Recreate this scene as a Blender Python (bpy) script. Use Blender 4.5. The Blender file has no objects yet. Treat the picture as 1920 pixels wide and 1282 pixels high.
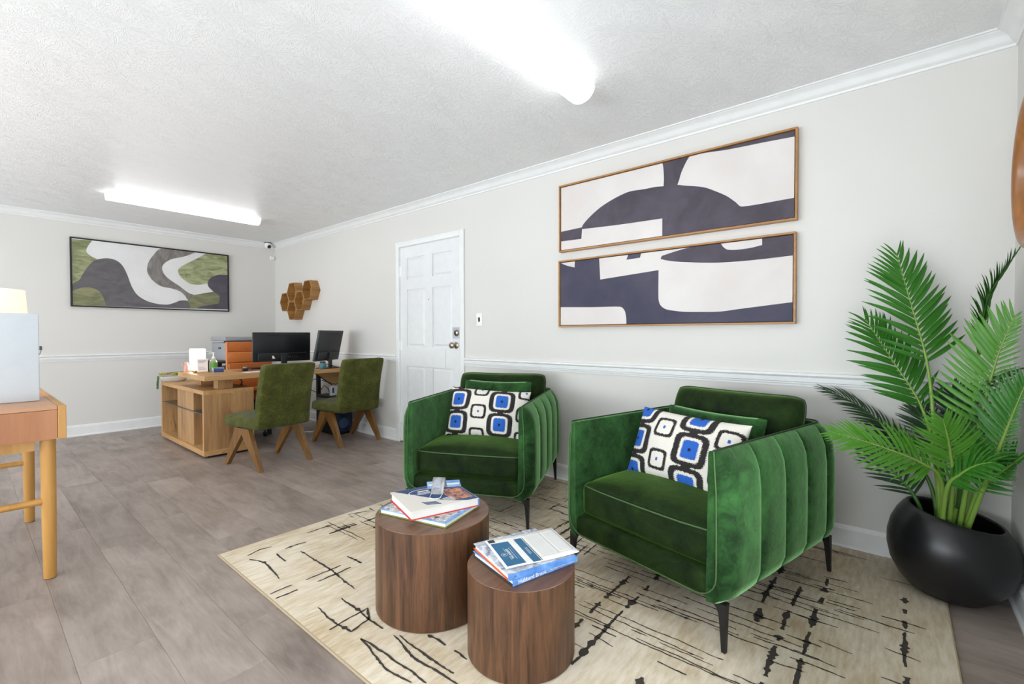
import bpy, bmesh, math, random
from mathutils import Vector, Matrix, Euler
R = math.radians
SC = bpy.context.scene
COL = SC.collection
random.seed(7)

# ------------------------------------------------------------------ camera
cam_data = bpy.data.cameras.new('camera')
cam_data.sensor_width = 36.0
cam_data.lens = 863.66 * 36.0 / 1920.0
cam_data.clip_start = 0.03
cam = bpy.data.objects.new('camera', cam_data); COL.objects.link(cam)
yaw, pitch, roll = R(50.058), R(-0.902), R(-0.106)
F_ = Vector((math.sin(yaw)*math.cos(pitch), math.cos(yaw)*math.cos(pitch), math.sin(pitch)))
R_ = Vector((math.cos(yaw), -math.sin(yaw), 0)); U_ = R_.cross(F_)
R2 = R_*math.cos(roll) + U_*math.sin(roll); U2 = U_*math.cos(roll) - R_*math.sin(roll)
cam.matrix_world = Matrix(((R2.x, U2.x, -F_.x, 0), (R2.y, U2.y, -F_.y, 0), (R2.z, U2.z, -F_.z, 1.12), (0, 0, 0, 1)))
SC.camera = cam

# ------------------------------------------------------------------ world, fill lights, exposure
world = bpy.data.worlds.new('sky'); SC.world = world; world.use_nodes = True
world.node_tree.nodes['Background'].inputs[0].default_value = (0.75, 0.85, 1.0, 1)
world.node_tree.nodes['Background'].inputs[1].default_value = 1.0
def area_light(name, loc, rot, sx, sy, power, col):
    d = bpy.data.lights.new(name, 'AREA'); d.shape = 'RECTANGLE'; d.size = sx; d.size_y = sy
    d.energy = power; d.color = col
    o = bpy.data.objects.new(name, d); COL.objects.link(o); o.location = loc; o.rotation_euler = rot
    return o
# added fill lights at the unseen left and front walls, tilted up to brighten the ceiling
area_light('left_fill_light', (-3.12, 3.1, 1.42), (0, R(-119), 0), 1.7, 6.2, 240, (0.86, 0.94, 1.0))
area_light('front_fill_light', (-0.35, -0.30, 1.05), (R(120), 0, R(0)), 4.2, 1.8, 52, (0.90, 0.96, 1.0))
FLUO = 3.3          # brightness of the ceiling tubes' lenses
SC.view_settings.view_transform = 'Standard'
SC.view_settings.look = 'None'
SC.view_settings.gamma = 1.0
SC.view_settings.use_curve_mapping = False
SC.view_settings.exposure = 0.85
SC.cycles.use_light_tree = False; SC.cycles.max_bounces = 6; SC.cycles.diffuse_bounces = 4; SC.cycles.glossy_bounces = 2

# ------------------------------------------------------------------ materials
def lin(c):
    c = c/255.0
    return c/12.92 if c <= 0.04045 else ((c+0.055)/1.055)**2.4
def rgb(r, g, b): return (lin(r), lin(g), lin(b), 1.0)
class NT:
    def __init__(s, name):
        s.m = bpy.data.materials.new(name); s.m.use_nodes = True
        s.t = s.m.node_tree; s.b = s.t.nodes['Principled BSDF']
    def n(s, typ, **k):
        nd = s.t.nodes.new(typ)
        for a, v in k.items(): setattr(nd, a, v)
        return nd
    def l(s, a, b): s.t.links.new(a, b)
    def coord(s, kind='Object', scale=(1, 1, 1), loc=(0, 0, 0), rot=(0, 0, 0)):
        tc = s.n('ShaderNodeTexCoord'); mp = s.n('ShaderNodeMapping')
        mp.inputs['Scale'].default_value = scale; mp.inputs['Location'].default_value = loc; mp.inputs['Rotation'].default_value = rot
        s.l(tc.outputs[kind], mp.inputs['Vector']); return mp.outputs[0]
    def noise(s, vec, scale, detail=3, rough=0.5, dist=0.0):
        nd = s.n('ShaderNodeTexNoise'); nd.inputs['Scale'].default_value = scale; nd.inputs['Detail'].default_value = detail
        nd.inputs['Roughness'].default_value = rough; nd.inputs['Distortion'].default_value = dist
        if vec is not None: s.l(vec, nd.inputs['Vector'])
        return nd.outputs['Fac']
    def ramp(s, fac, stops):
        nd = s.n('ShaderNodeValToRGB'); el = nd.color_ramp.elements
        while len(el) < len(stops): el.new(0.5)
        for e, (p, c) in zip(el, stops): e.position = p; e.color = c
        s.l(fac, nd.inputs[0]); return nd.outputs[0]
    def mix(s, fac, a, b, mode='MIX'):
        nd = s.n('ShaderNodeMix', data_type='RGBA', blend_type=mode)
        for sock, v in ((nd.inputs[0], fac), (nd.inputs[6], a), (nd.inputs[7], b)):
            if hasattr(v, 'links'): s.l(v, sock)
            else: sock.default_value = v
        return nd.outputs[2]
    def math(s, op, a, b=0.0):
        nd = s.n('ShaderNodeMath', operation=op)
        for i, v in ((0, a), (1, b)):
            if hasattr(v, 'links'): s.l(v, nd.inputs[i])
            else: nd.inputs[i].default_value = v
        return nd.outputs[0]
    def bump(s, h, strength=0.3, dist=0.01, prev=None):
        nd = s.n('ShaderNodeBump'); nd.inputs['Strength'].default_value = strength; nd.inputs['Distance'].default_value = dist
        s.l(h, nd.inputs['Height'])
        if prev is not None: s.l(prev, nd.inputs['Normal'])
        s.l(nd.outputs[0], s.b.inputs['Normal']); return nd.outputs[0]
    def base(s, v):
        if hasattr(v, 'links'): s.l(v, s.b.inputs['Base Color'])
        else: s.b.inputs['Base Color'].default_value = v
    def set(s, **k):
        for a, v in k.items(): s.b.inputs[a.replace('_', ' ')].default_value = v
        return s
def plain(name, col, rough=0.5, metal=0.0, bump=None, **k):
    t = NT(name); v = t.coord()
    f = t.noise(v, 14, 3)
    t.base(t.mix(f, tuple(c*0.94 for c in col[:3])+(1,), tuple(min(1, c*1.05) for c in col[:3])+(1,)))
    t.set(Roughness=rough, Metallic=metal)
    if bump: t.bump(t.noise(v, bump[0], 2), bump[1], 0.002)
    for a, val in k.items(): t.b.inputs[a.replace('_', ' ')].default_value = val
    return t.m
def wood(name, dark, light, axis='Z', scale=1.0, rough=0.45, streak=22, knots=0.0, contrast=(0.3, 0.75), kind='Object', bump=0.08):
    t = NT(name)
    sc = {'X': (0.07, 1, 1), 'Y': (1, 0.07, 1), 'Z': (1, 1, 0.07)}[axis]
    v = t.coord(kind, tuple(q*scale for q in sc))
    oi = t.n('ShaderNodeObjectInfo')
    add = t.n('ShaderNodeVectorMath', operation='ADD'); t.l(v, add.inputs[0])
    cmb = t.n('ShaderNodeCombineXYZ')
    t.l(t.math('MULTIPLY', oi.outputs['Random'], 37.0), cmb.inputs[0]); t.l(t.math('MULTIPLY', oi.outputs['Random'], 11.0), cmb.inputs[1])
    t.l(cmb.outputs[0], add.inputs[1]); v = add.outputs[0]
    a = t.noise(v, streak, 4, 0.6, 0.6); b = t.noise(v, streak*5, 3, 0.6); c = t.noise(v, streak*0.22, 2, 0.5, 1.2)
    f = t.math('ADD', t.math('MULTIPLY', a, 0.55), t.math('ADD', t.math('MULTIPLY', b, 0.2), t.math('MULTIPLY', c, 0.25)))
    mid = tuple((p+q)/2 for p, q in zip(dark, light))
    col = t.ramp(f, [(contrast[0], dark), ((contrast[0]+contrast[1])/2, mid), (contrast[1], light)])
    if knots:
        v2 = t.coord(kind, tuple(q*scale for q in {'X': (0.25, 1, 1), 'Y': (1, 0.25, 1), 'Z': (1, 1, 0.25)}[axis]))
        k = t.noise(v2, 7, 3, 0.6, 0.8)
        kk = t.ramp(k, [(0.0, (0, 0, 0, 1)), (0.60, (0, 0, 0, 1)), (0.70, (1, 1, 1, 1))])
        col = t.mix(t.math('MULTIPLY', kk, knots), col, tuple(x*0.3 for x in dark[:3])+(1,))
    t.base(col); t.set(Roughness=rough)
    if bump: t.bump(a, bump, 0.002)
    return t.m
def emit(name, col, strength):
    t = NT(name); t.base(col); t.set(Roughness=0.4)
    t.b.inputs['Emission Color'].default_value = col; t.b.inputs['Emission Strength'].default_value = strength
    return t.m
def velvet(name, deep, light, sheen, weight=1.0):
    t = NT(name); v = t.coord()
    a = t.noise(v, 5.5, 3, 0.55, 1.2); b = t.noise(v, 26, 3, 0.6, 1.5)
    f = t.math('ADD', t.math('MULTIPLY', a, 0.65), t.math('MULTIPLY', b, 0.35))
    t.base(t.ramp(f, [(0.36, deep), (0.52, tuple((p+q)/2 for p, q in zip(deep, light))), (0.66, light)]))
    t.set(Roughness=0.75)
    t.b.inputs['Specular IOR Level'].default_value = 0.15
    t.b.inputs['Sheen Weight'].default_value = weight; t.b.inputs['Sheen Roughness'].default_value = 0.38
    t.b.inputs['Sheen Tint'].default_value = sheen
    t.bump(t.noise(v, 20, 3, 0.55, 0.8), 0.16, 0.012)
    return t.m

M = {}
# walls: warm greige paint with a faint roller texture
t = NT('wall_paint'); v = t.coord(); t.base(t.mix(t.noise(v, 1.3, 2), rgb(214, 211, 206), rgb(219, 216, 211))); t.set(Roughness=0.55)
t.bump(t.noise(v, 160, 2), 0.06, 0.002); M['wall'] = t.m
# ceiling: white paint with a stamped brush texture (bursts of ridges fanning from many centres)
t = NT('ceiling_texture'); v = t.coord(scale=(1, 1, 0))
def burst(vec, scale, seed):
    mp = t.n('ShaderNodeMapping'); mp.inputs['Location'].default_value = (seed, seed*0.7, 0); t.l(vec, mp.inputs['Vector'])
    wob = t.n('ShaderNodeTexNoise'); wob.inputs['Scale'].default_value = 9; t.l(mp.outputs[0], wob.inputs['Vector'])
    off = t.n('ShaderNodeVectorMath', operation='MULTIPLY_ADD'); t.l(wob.outputs['Color'], off.inputs[0]); off.inputs[1].default_value = (0.05, 0.05, 0); t.l(mp.outputs[0], off.inputs[2])
    vo = t.n('ShaderNodeTexVoronoi', voronoi_dimensions='2D'); vo.inputs['Scale'].default_value = scale; t.l(off.outputs[0], vo.inputs['Vector'])
    sub = t.n('ShaderNodeVectorMath', operation='SUBTRACT'); t.l(off.outputs[0], sub.inputs[0]); t.l(vo.outputs['Position'], sub.inputs[1])
    sp = t.n('ShaderNodeSeparateXYZ'); t.l(sub.outputs[0], sp.inputs[0])
    ang = t.math('ARCTAN2', sp.outputs[1], sp.outputs[0])
    cm = t.n('ShaderNodeCombineXYZ'); t.l(t.math('MULTIPLY', ang, 7.5), cm.inputs[0]); t.l(t.math('MULTIPLY', vo.outputs['Distance'], 2.0), cm.inputs[1])
    sc = t.n('ShaderNodeSeparateColor'); t.l(vo.outputs['Color'], sc.inputs[0]); t.l(t.math('MULTIPLY', sc.outputs[0], 30.0), cm.inputs[2])
    n = t.noise(cm.outputs[0], 1.9, 2, 0.6)
    ridge = t.ramp(n, [(0.52, (0, 0, 0, 1)), (0.58, (1, 1, 1, 1)), (0.64, (0.1, 0.1, 0.1, 1))])
    fade = t.ramp(vo.outputs['Distance'], [(0.0, (0.3, 0.3, 0.3, 1)), (0.15, (1, 1, 1, 1)), (0.7, (0.75, 0.75, 0.75, 1))])
    return t.math('MULTIPLY', ridge, fade)
h = t.math('ADD', burst(v, 4.6, 0.0), t.math('MULTIPLY', burst(v, 6.3, 3.7), 0.6))
t.base(rgb(243, 243, 243)); t.set(Roughness=0.33); t.b.inputs['Specular IOR Level'].default_value = 0.4
t.bump(h, 0.5, 0.004); M['ceiling'] = t.m
M['trim'] = plain('white_trim_gloss', rgb(233, 233, 232), 0.35)
M['doorpaint'] = plain('white_door_paint', rgb(226, 227, 227), 0.38)
M['floorbase'] = plain('floor_underlay', rgb(118, 106, 98), 0.8)
# vinyl planks
t = NT('grey_oak_plank'); v = t.coord('Object', (1, 0.14, 1)); oi = t.n('ShaderNodeObjectInfo')
cmb = t.n('ShaderNodeCombineXYZ'); t.l(t.math('MULTIPLY', oi.outputs['Random'], 53.0), cmb.inputs[0]); t.l(t.math('MULTIPLY', oi.outputs['Random'], 17.0), cmb.inputs[1])
add = t.n('ShaderNodeVectorMath', operation='ADD'); t.l(v, add.inputs[0]); t.l(cmb.outputs[0], add.inputs[1]); vv = add.outputs[0]
a = t.noise(vv, 16, 5, 0.62, 1.0); b = t.noise(vv, 90, 3, 0.6); v3 = t.coord('Object', (1, 0.5, 1)); add2 = t.n('ShaderNodeVectorMath', operation='ADD'); t.l(v3, add2.inputs[0]); t.l(cmb.outputs[0], add2.inputs[1])
c = t.noise(add2.outputs[0], 4.5, 3, 0.55, 0.5)
f = t.math('ADD', t.math('MULTIPLY', a, 0.4), t.math('ADD', t.math('MULTIPLY', b, 0.15), t.math('MULTIPLY', c, 0.45)))
col = t.ramp(f, [(0.30, rgb(110, 98, 90)), (0.5, rgb(153, 139, 130)), (0.68, rgb(176, 163, 154))])
tone = t.n('ShaderNodeMapRange'); t.l(oi.outputs['Random'], tone.inputs[0]); tone.inputs[3].default_value = 0.90; tone.inputs[4].default_value = 1.08
cc = t.n('ShaderNodeCombineColor'); [t.l(tone.outputs[0], cc.inputs[i]) for i in range(3)]
t.base(t.mix(1.0, col, cc.outputs[0], 'MULTIPLY')); t.set(Roughness=0.42); t.bump(b, 0.10, 0.001); M['plank'] = t.m
# rug
t = NT('rug_pile'); v = t.coord(); vs = t.coord('Object', (0.22, 1, 1)); vp = t.coord('Object', (0.8, 1, 1))
a = t.noise(vs, 55, 3, 0.6); b = t.noise(vp, 3.2, 3, 0.55, 0.6); n3 = t.noise(v, 420, 2, 0.7)
f = t.math('ADD', t.math('MULTIPLY', a, 0.42), t.math('ADD', t.math('MULTIPLY', b, 0.43), t.math('MULTIPLY', n3, 0.15)))
t.base(t.ramp(f, [(0.36, rgb(189, 168, 136)), (0.47, rgb(208, 192, 166)), (0.60, rgb(226, 214, 194))])); t.set(Roughness=0.95)
t.b.inputs['Specular IOR Level'].default_value = 0.1
t.bump(n3, 0.5, 0.003); M['rug'] = t.m
M['rugline'] = plain('rug_dark_yarn', rgb(62, 56, 50), 0.95)
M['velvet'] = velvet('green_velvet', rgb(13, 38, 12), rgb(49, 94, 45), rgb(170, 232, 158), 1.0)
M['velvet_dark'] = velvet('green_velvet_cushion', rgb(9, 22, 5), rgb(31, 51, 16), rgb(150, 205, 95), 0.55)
M['piping'] = plain('dark_green_piping', rgb(28, 46, 20), 0.6)
M['piping_light'] = plain('green_piping', rgb(62, 92, 46), 0.55)
M['legmetal'] = plain('black_leg_metal', rgb(38, 36, 36), 0.42, 0.3)
t = NT('olive_chenille'); v = t.coord(); n1 = t.noise(v, 120, 3, 0.7); n2 = t.noise(v, 9, 3); n4 = t.noise(v, 320, 2)
f = t.math('ADD', t.math('MULTIPLY', n1, 0.5), t.math('ADD', t.math('MULTIPLY', n2, 0.3), t.math('MULTIPLY', n4, 0.2)))
t.base(t.ramp(f, [(0.32, rgb(38, 40, 15)), (0.5, rgb(73, 76, 31)), (0.66, rgb(114, 115, 55))])); t.set(Roughness=0.9); t.b.inputs['Sheen Weight'].default_value = 0.12
t.b.inputs['Specular IOR Level'].default_value = 0.1
t.bump(n1, 0.5, 0.003); M['chenille'] = t.m
M['brasswood'] = wood('golden_brown_leg_wood', rgb(92, 62, 26), rgb(146, 104, 52), 'Z', 1, 0.38)
M['oak'] = wood('knotty_oak_vertical', rgb(138, 98, 57), rgb(214, 169, 116), 'Z', 1, 0.5, 16, 0.75)
M['oakx'] = wood('knotty_oak_length', rgb(170, 124, 72), rgb(214, 170, 116), 'X', 1, 0.45, 16, 0.2)
M['oaky'] = wood('knotty_oak_depth', rgb(165, 120, 70), rgb(214, 170, 116), 'Y', 1, 0.45, 16, 0.2)
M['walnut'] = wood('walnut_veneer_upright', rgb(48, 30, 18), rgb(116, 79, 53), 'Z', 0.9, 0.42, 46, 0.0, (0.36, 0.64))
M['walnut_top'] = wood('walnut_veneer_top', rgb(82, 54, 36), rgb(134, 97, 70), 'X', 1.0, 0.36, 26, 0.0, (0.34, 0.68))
M['tablewood'] = wood('reddish_table_veneer', rgb(158, 98, 60), rgb(194, 136, 92), 'Z', 1.0, 0.42, 14)
M['tabletop'] = wood('table_top_veneer', rgb(178, 124, 84), rgb(214, 166, 126), 'X', 1.0, 0.4, 14)
M['tableleg'] = wood('honey_ash_leg', rgb(176, 124, 56), rgb(216, 164, 92), 'Z', 1.0, 0.4, 12)
M['hexwood'] = wood('rustic_hexagon_wood', rgb(120, 80, 36), rgb(194, 146, 86), 'X', 1.2, 0.6, 20, 0.7)
M['framewood'] = wood('light_oak_frame', rgb(150, 102, 54), rgb(190, 142, 88), 'Y', 1, 0.4, 20)
M['mirrorwood'] = wood('bent_walnut_rim', rgb(122, 74, 36), rgb(180, 122, 70), 'Z', 1, 0.3, 14)
M['black'] = plain('black_plastic', rgb(26, 26, 28), 0.4)
M['blackmatte'] = plain('matte_black', rgb(18, 18, 19), 0.5)
M['monitor'] = plain('monitor_shell', rgb(22, 23, 27), 0.35)
M['monitor2'] = plain('charcoal_monitor_shell', rgb(44, 45, 48), 0.45)
M['screen'] = plain('dark_screen', rgb(10, 10, 12), 0.15)
M['pot'] = plain('satin_black_pot', rgb(22, 22, 24), 0.34, 0.0, (60, 0.02))
M['soil'] = plain('dark_soil', rgb(20, 17, 14), 0.95, 0.0, (60, 0.5))
M['leather'] = plain('cognac_leather', rgb(186, 104, 48), 0.4, 0.0, (80, 0.12))
M['leather2'] = plain('cognac_leather_light', rgb(200, 118, 58), 0.42, 0.0, (80, 0.12))
M['white'] = plain('white_plastic', rgb(240, 240, 238), 0.4)
M['whitebox'] = plain('white_carton', rgb(204, 210, 215), 0.5)
M['paper'] = plain('white_paper', rgb(238, 237, 233), 0.7)
M['pages'] = plain('book_pages', rgb(224, 222, 216), 0.8)
M['nickel'] = plain('satin_nickel', rgb(176, 166, 150), 0.28, 1.0)
M['steelplate'] = plain('brushed_steel_plate', rgb(190, 195, 205), 0.35, 0.8)
M['printer'] = plain('grey_printer_shell', rgb(150, 152, 156), 0.45)
M['printer_dark'] = plain('printer_dark_gap', rgb(34, 35, 38), 0.4)
M['blueglass'] = plain('dark_blue_panel', rgb(24, 38, 66), 0.25)
t = NT('clear_glass'); t.base((0.95, 0.97, 0.97, 1)); t.set(Roughness=0.03, IOR=1.45); t.b.inputs['Transmission Weight'].default_value = 1.0; M['glass'] = t.m
t = NT('frosted_clear'); t.base((0.95, 0.95, 0.97, 1)); t.set(Roughness=0.10, IOR=1.35); t.b.inputs['Transmission Weight'].default_value = 0.82; M['frosted'] = t.m
t = NT('smoked_glass'); t.base((0.25, 0.27, 0.26, 1)); t.set(Roughness=0.05, IOR=1.2); t.b.inputs['Transmission Weight'].default_value = 0.85; M['smoked'] = t.m
t = NT('mirror_silver'); t.base((0.9, 0.92, 0.92, 1)); t.set(Roughness=0.02, Metallic=1.0); M['mirror'] = t.m
M['lens'] = emit('lit_tube_lens', (0.97, 0.985, 1.0, 1), FLUO)
M['lensend'] = emit('lit_end_cap', (1.0, 1.0, 0.99, 1), 0.7)
M['shade'] = emit('lit_fabric_shade', rgb(255, 232, 206), 0.40)
M['cube'] = emit('lit_cube_lamp', rgb(255, 250, 238), 2.6)
M['bulb'] = emit('warm_bulb', rgb(255, 214, 160), 6.0)
def paint(name, dark, light, sc=18, stretch=(1, 1, 0.35), dist=1.5):
    t = NT(name); v = t.coord('Object', stretch); f = t.noise(v, sc, 4, 0.6, dist)
    t.base(t.ramp(f, [(0.34, dark), (0.66, light)])); t.set(Roughness=0.75); return t.m
M['p_dark'] = paint('plum_grey_paint', rgb(68, 62, 72), rgb(86, 79, 90), 5, (1, 1, 1), 0.5)
M['p_navy'] = paint('indigo_grey_paint', rgb(60, 59, 78), rgb(78, 75, 92), 3, (1, 1, 1), 0.5)
M['canvas'] = paint('blush_white_canvas', rgb(214, 206, 202), rgb(222, 217, 214), 2, (1, 1, 1), 0.2)
M['canvas2'] = paint('off_white_canvas', rgb(216, 215, 213), rgb(225, 224, 223), 4, (1, 1, 1), 0.2)
M['p_green'] = paint('sage_green_paint', rgb(112, 117, 80), rgb(172, 176, 136), 16, (0.35, 1, 1), 1.0)
M['p_hill'] = paint('slate_hill_paint', rgb(92, 88, 91), rgb(108, 103, 106), 12, (0.4, 1, 1), 1.0)
M['p_ribbon'] = paint('taupe_ribbon_paint', rgb(110, 104, 101), rgb(140, 134, 130), 14, (1, 1, 0.4), 1.0)
M['p_olive'] = paint('olive_ribbon_paint', rgb(104, 105, 76), rgb(140, 139, 104), 15, (0.35, 1, 1), 1.0)
M['p_charcoal'] = paint('charcoal_paint', rgb(74, 71, 79), rgb(90, 86, 94), 12, (0.6, 1, 1), 1.0)

# ------------------------------------------------------------------ mesh helpers
class MB:
    """collects shapes, builds one mesh object"""
    def __init__(s): s.v = []; s.f = []
    def add(s, vs, fs, mat=None):
        o = len(s.v)
        s.v += [tuple((mat @ Vector(p)) if mat else p) for p in vs]
        s.f += [tuple(i+o for i in f) for f in fs]; return s
    def box(s, x0, x1, y0, y1, z0, z1, mat=None, bev=0.0):
        if bev > 0:
            vs, fs = rbox_data((x1-x0)/2, (y1-y0)/2, (z1-z0)/2, bev)
            T = Matrix.Translation(((x0+x1)/2, (y0+y1)/2, (z0+z1)/2))
            return s.add(vs, fs, (mat @ T) if mat else T)
        vs = [(x, y, z) for z in (z0, z1) for y in (y0, y1) for x in (x0, x1)]
        return s.add(vs, [(0, 2, 3, 1), (4, 5, 7, 6), (0, 1, 5, 4), (2, 6, 7, 3), (0, 4, 6, 2), (1, 3, 7, 5)], mat)
    def prism(s, poly, a0, a1, axis='Z', mat=None):
        """polygon in the two other axes, extruded along axis"""
        n = len(poly)
        def P(p, a):
            return {'Z': (p[0], p[1], a), 'X': (a, p[0], p[1]), 'Y': (p[0], a, p[1])}[axis]
        vs = [P(p, a0) for p in poly] + [P(p, a1) for p in poly]
        fs = [tuple(range(n))[::-1], tuple(range(n, 2*n))] + [(i, (i+1) % n, n+(i+1) % n, n+i) for i in range(n)]
        return s.add(vs, fs, mat)
    def lathe(s, prof, seg=32, mat=None, cap=True):
        vs = []; fs = []; n = len(prof)
        for r, z in prof:
            for k in range(seg):
                a = 2*math.pi*k/seg; vs.append((r*math.cos(a), r*math.sin(a), z))
        for i in range(n-1):
            for k in range(seg):
                k2 = (k+1) % seg; fs.append((i*seg+k, i*seg+k2, (i+1)*seg+k2, (i+1)*seg+k))
        if cap:
            fs.append(tuple(range(seg))[::-1]); fs.append(tuple(range((n-1)*seg, n*seg)))
        return s.add(vs, fs, mat)
    def cyl(s, p0, p1, r0, r1=None, seg=16):
        return s.tube([p0, p1], [r0, r1 if r1 is not None else r0], seg)
    def tube(s, pts, rad, seg=8, closed=False, cap=True):
        pts = [Vector(p) for p in pts]; n = len(pts)
        if not hasattr(rad, '__len__'): rad = [rad]*n
        vs = []; fs = []; up = None
        for i, p in enumerate(pts):
            if closed: d = pts[(i+1) % n]-pts[i-1]
            else: d = pts[min(i+1, n-1)]-pts[max(i-1, 0)]
            d = d.normalized() if d.length > 1e-9 else Vector((0, 0, 1))
            if up is None: up = Vector((0, 0, 1)) if abs(d.z) < 0.9 else Vector((1, 0, 0))
            a = d.cross(up)
            if a.length < 1e-4: a = d.cross(Vector((0.3, 1, 0.1)))
            a.normalize(); b = a.cross(d).normalized(); up = b
            for k in range(seg):
                t_ = 2*math.pi*k/seg; vs.append(tuple(p+(a*math.cos(t_)+b*math.sin(t_))*rad[i]))
        m = n if closed else n-1
        for i in range(m):
            j = (i+1) % n
            for k in range(seg):
                k2 = (k+1) % seg; fs.append((i*seg+k, i*seg+k2, j*seg+k2, j*seg+k))
        if cap and not closed:
            fs.append(tuple(range(seg))[::-1]); fs.append(tuple(range((n-1)*seg, n*seg)))
        return s.add(vs, fs)
    def build(s, name, mat, parent=None, smooth=None, fix=True):
        me = bpy.data.meshes.new(name); me.from_pydata(s.v, [], s.f)
        if fix:
            bm = bmesh.new(); bm.from_mesh(me); bmesh.ops.recalc_face_normals(bm, faces=bm.faces); bm.to_mesh(me); bm.free()
        return link(name, me, mat, parent, smooth)
def link(name, me, mat, parent=None, smooth=None):
    o = bpy.data.objects.new(name, me); COL.objects.link(o)
    if mat is not None and not me.materials: me.materials.append(M[mat] if isinstance(mat, str) else mat)
    if smooth is not None:
        me.polygons.foreach_set('use_smooth', [True]*len(me.polygons))
        if smooth < 179: me.set_sharp_from_angle(angle=R(smooth))
    me.update()
    if parent: o.parent = parent
    return o
_rb = {}
def rbox_data(hx, hy, hz, r, seg=3):
    """rounded box, compact"""
    bm = bmesh.new(); bmesh.ops.create_cube(bm, size=2.0)
    for vv in bm.verts: vv.co = Vector((vv.co.x*hx, vv.co.y*hy, vv.co.z*hz))
    bmesh.ops.bevel(bm, geom=list(bm.edges), offset=min(r, hx*0.98, hy*0.98, hz*0.98), segments=seg, profile=0.5, affect='EDGES')
    bm.verts.index_update()
    vs = [tuple(vv.co) for vv in bm.verts]; fs = [tuple(x.index for x in f.verts) for f in bm.faces]; bm.free()
    return vs, fs
def dense_box(hx, hy, hz, r, n=14, deform=None):
    """rounded box on a dense grid, to be bent into a cushion"""
    bm = bmesh.new(); bmesh.ops.create_cube(bm, size=2.0)
    bmesh.ops.subdivide_edges(bm, edges=list(bm.edges), cuts=n, use_grid_fill=True)
    H = (hx, hy, hz)
    for vv in bm.verts:
        p = []
        for c, hh in zip(vv.co, H):
            # crowd the grid toward the rounded edges
            p.append(math.copysign(abs(c)**0.8, c)*hh)
        p = Vector(p); q = Vector([max(-hh+r, min(hh-r, c)) for c, hh in zip(p, H)])
        d = p-q
        p = q + d.normalized()*r if d.length > 1e-9 else p
        vv.co = Vector(deform(p)) if deform else p
    bm.verts.index_update()
    mb = MB(); mb.add([tuple(vv.co) for vv in bm.verts], [tuple(x.index for x in f.verts) for f in bm.faces]); bm.free()
    return mb
def pillow(w, hgt, th, nu=28, nv=18, ear=0.06, power=2.6, wrinkle=0.004, seed=0, rnd_c=0.0):
    """soft pillow in the x-z plane, thickness along y, origin at its centre"""
    rnd = random.Random(seed); ph = [rnd.uniform(0, 6.28) for _ in range(6)]
    mb = MB(); vs = []; idx = {}
    def pos(u, vv, side):
        su = u*(1-ear*(1-abs(vv)**2.0)*abs(u)**3); sv = vv*(1-ear*1.4*(1-abs(u)**2.0)*abs(vv)**3)
        su *= 1-rnd_c*abs(vv)**9; sv *= 1-rnd_c*(w/hgt)*abs(u)**12
        k = max(0.0, (1-abs(u)**power))*max(0.0, (1-abs(vv)**power)); y = th/2*k**0.5
        y += wrinkle*k*(math.sin(7*u+3*vv+ph[0])+math.sin(-5*u+6*vv+ph[1])+0.6*math.sin(13*u+ph[2])*(1-vv*vv)) if side else 0
        return (su*w/2, -y*(1 if side > 0 else -1), sv*hgt/2)
    for sd in (1, -1):
        for j in range(nv+1):
            for i in range(nu+1):
                if sd == -1 and (i in (0, nu) or j in (0, nv)): idx[sd, i, j] = idx[1, i, j]; continue
                idx[sd, i, j] = len(vs); vs.append(pos(2*i/nu-1, 2*j/nv-1, sd))
    fs = []
    for sd in (1, -1):
        for j in range(nv):
            for i in range(nu):
                q = (idx[sd, i, j], idx[sd, i+1, j], idx[sd, i+1, j+1], idx[sd, i, j+1]); fs.append(q if sd == 1 else q[::-1])
    edge = [vs[idx[1, i, 0]] for i in range(nu)] + [vs[idx[1, nu, j]] for j in range(nv)] + [vs[idx[1, i, nv]] for i in range(nu, 0, -1)] + [vs[idx[1, 0, j]] for j in range(nv, 0, -1)]
    mb.add(vs, fs); return mb, edge
def empty(name, loc=(0, 0, 0), rz=0.0):
    o = bpy.data.objects.new(name, None); COL.objects.link(o); o.location = loc; o.rotation_euler = (0, 0, rz); o.empty_display_size = 0.05
    return o
def tag(o, label, cat, group=None):
    o['label'] = label; o['category'] = cat
    if group: o['group'] = group
    return o
def struct(o, label=None):
    o['kind'] = 'structure'
    if label: o['label'] = label
    return o
def thing(name, label, cat, loc=(0, 0, 0), rz=0.0, group=None): return tag(empty(name, loc, rz), label, cat, group)
def copy_tree(o, parent=None):
    c = o.copy(); COL.objects.link(c); c.parent = parent
    for ch in list(o.children): copy_tree(ch, c)
    return c
def text_mesh(name, body, size, mat, parent, matrix, align='CENTER', extrude=0.0002, xscale=1.0):
    cu = bpy.data.curves.new(name, 'FONT'); cu.body = body; cu.size = size; cu.align_x = align; cu.align_y = 'CENTER'; cu.extrude = extrude
    tmp = bpy.data.objects.new(name+'_tmp', cu); COL.objects.link(tmp)
    dg = bpy.context.evaluated_depsgraph_get(); me = bpy.data.meshes.new_from_object(tmp.evaluated_get(dg)); me.name = name
    bpy.data.objects.remove(tmp); bpy.data.curves.remove(cu)
    me.materials.clear()
    for vv in me.vertices: vv.co = matrix @ Vector((vv.co.x*xscale, vv.co.y, vv.co.z))
    return link(name, me, mat, parent)

for k_ in ('lensend', 'shade', 'cube', 'bulb'):
    M[k_].cycles.emission_sampling = 'NONE'

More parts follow.
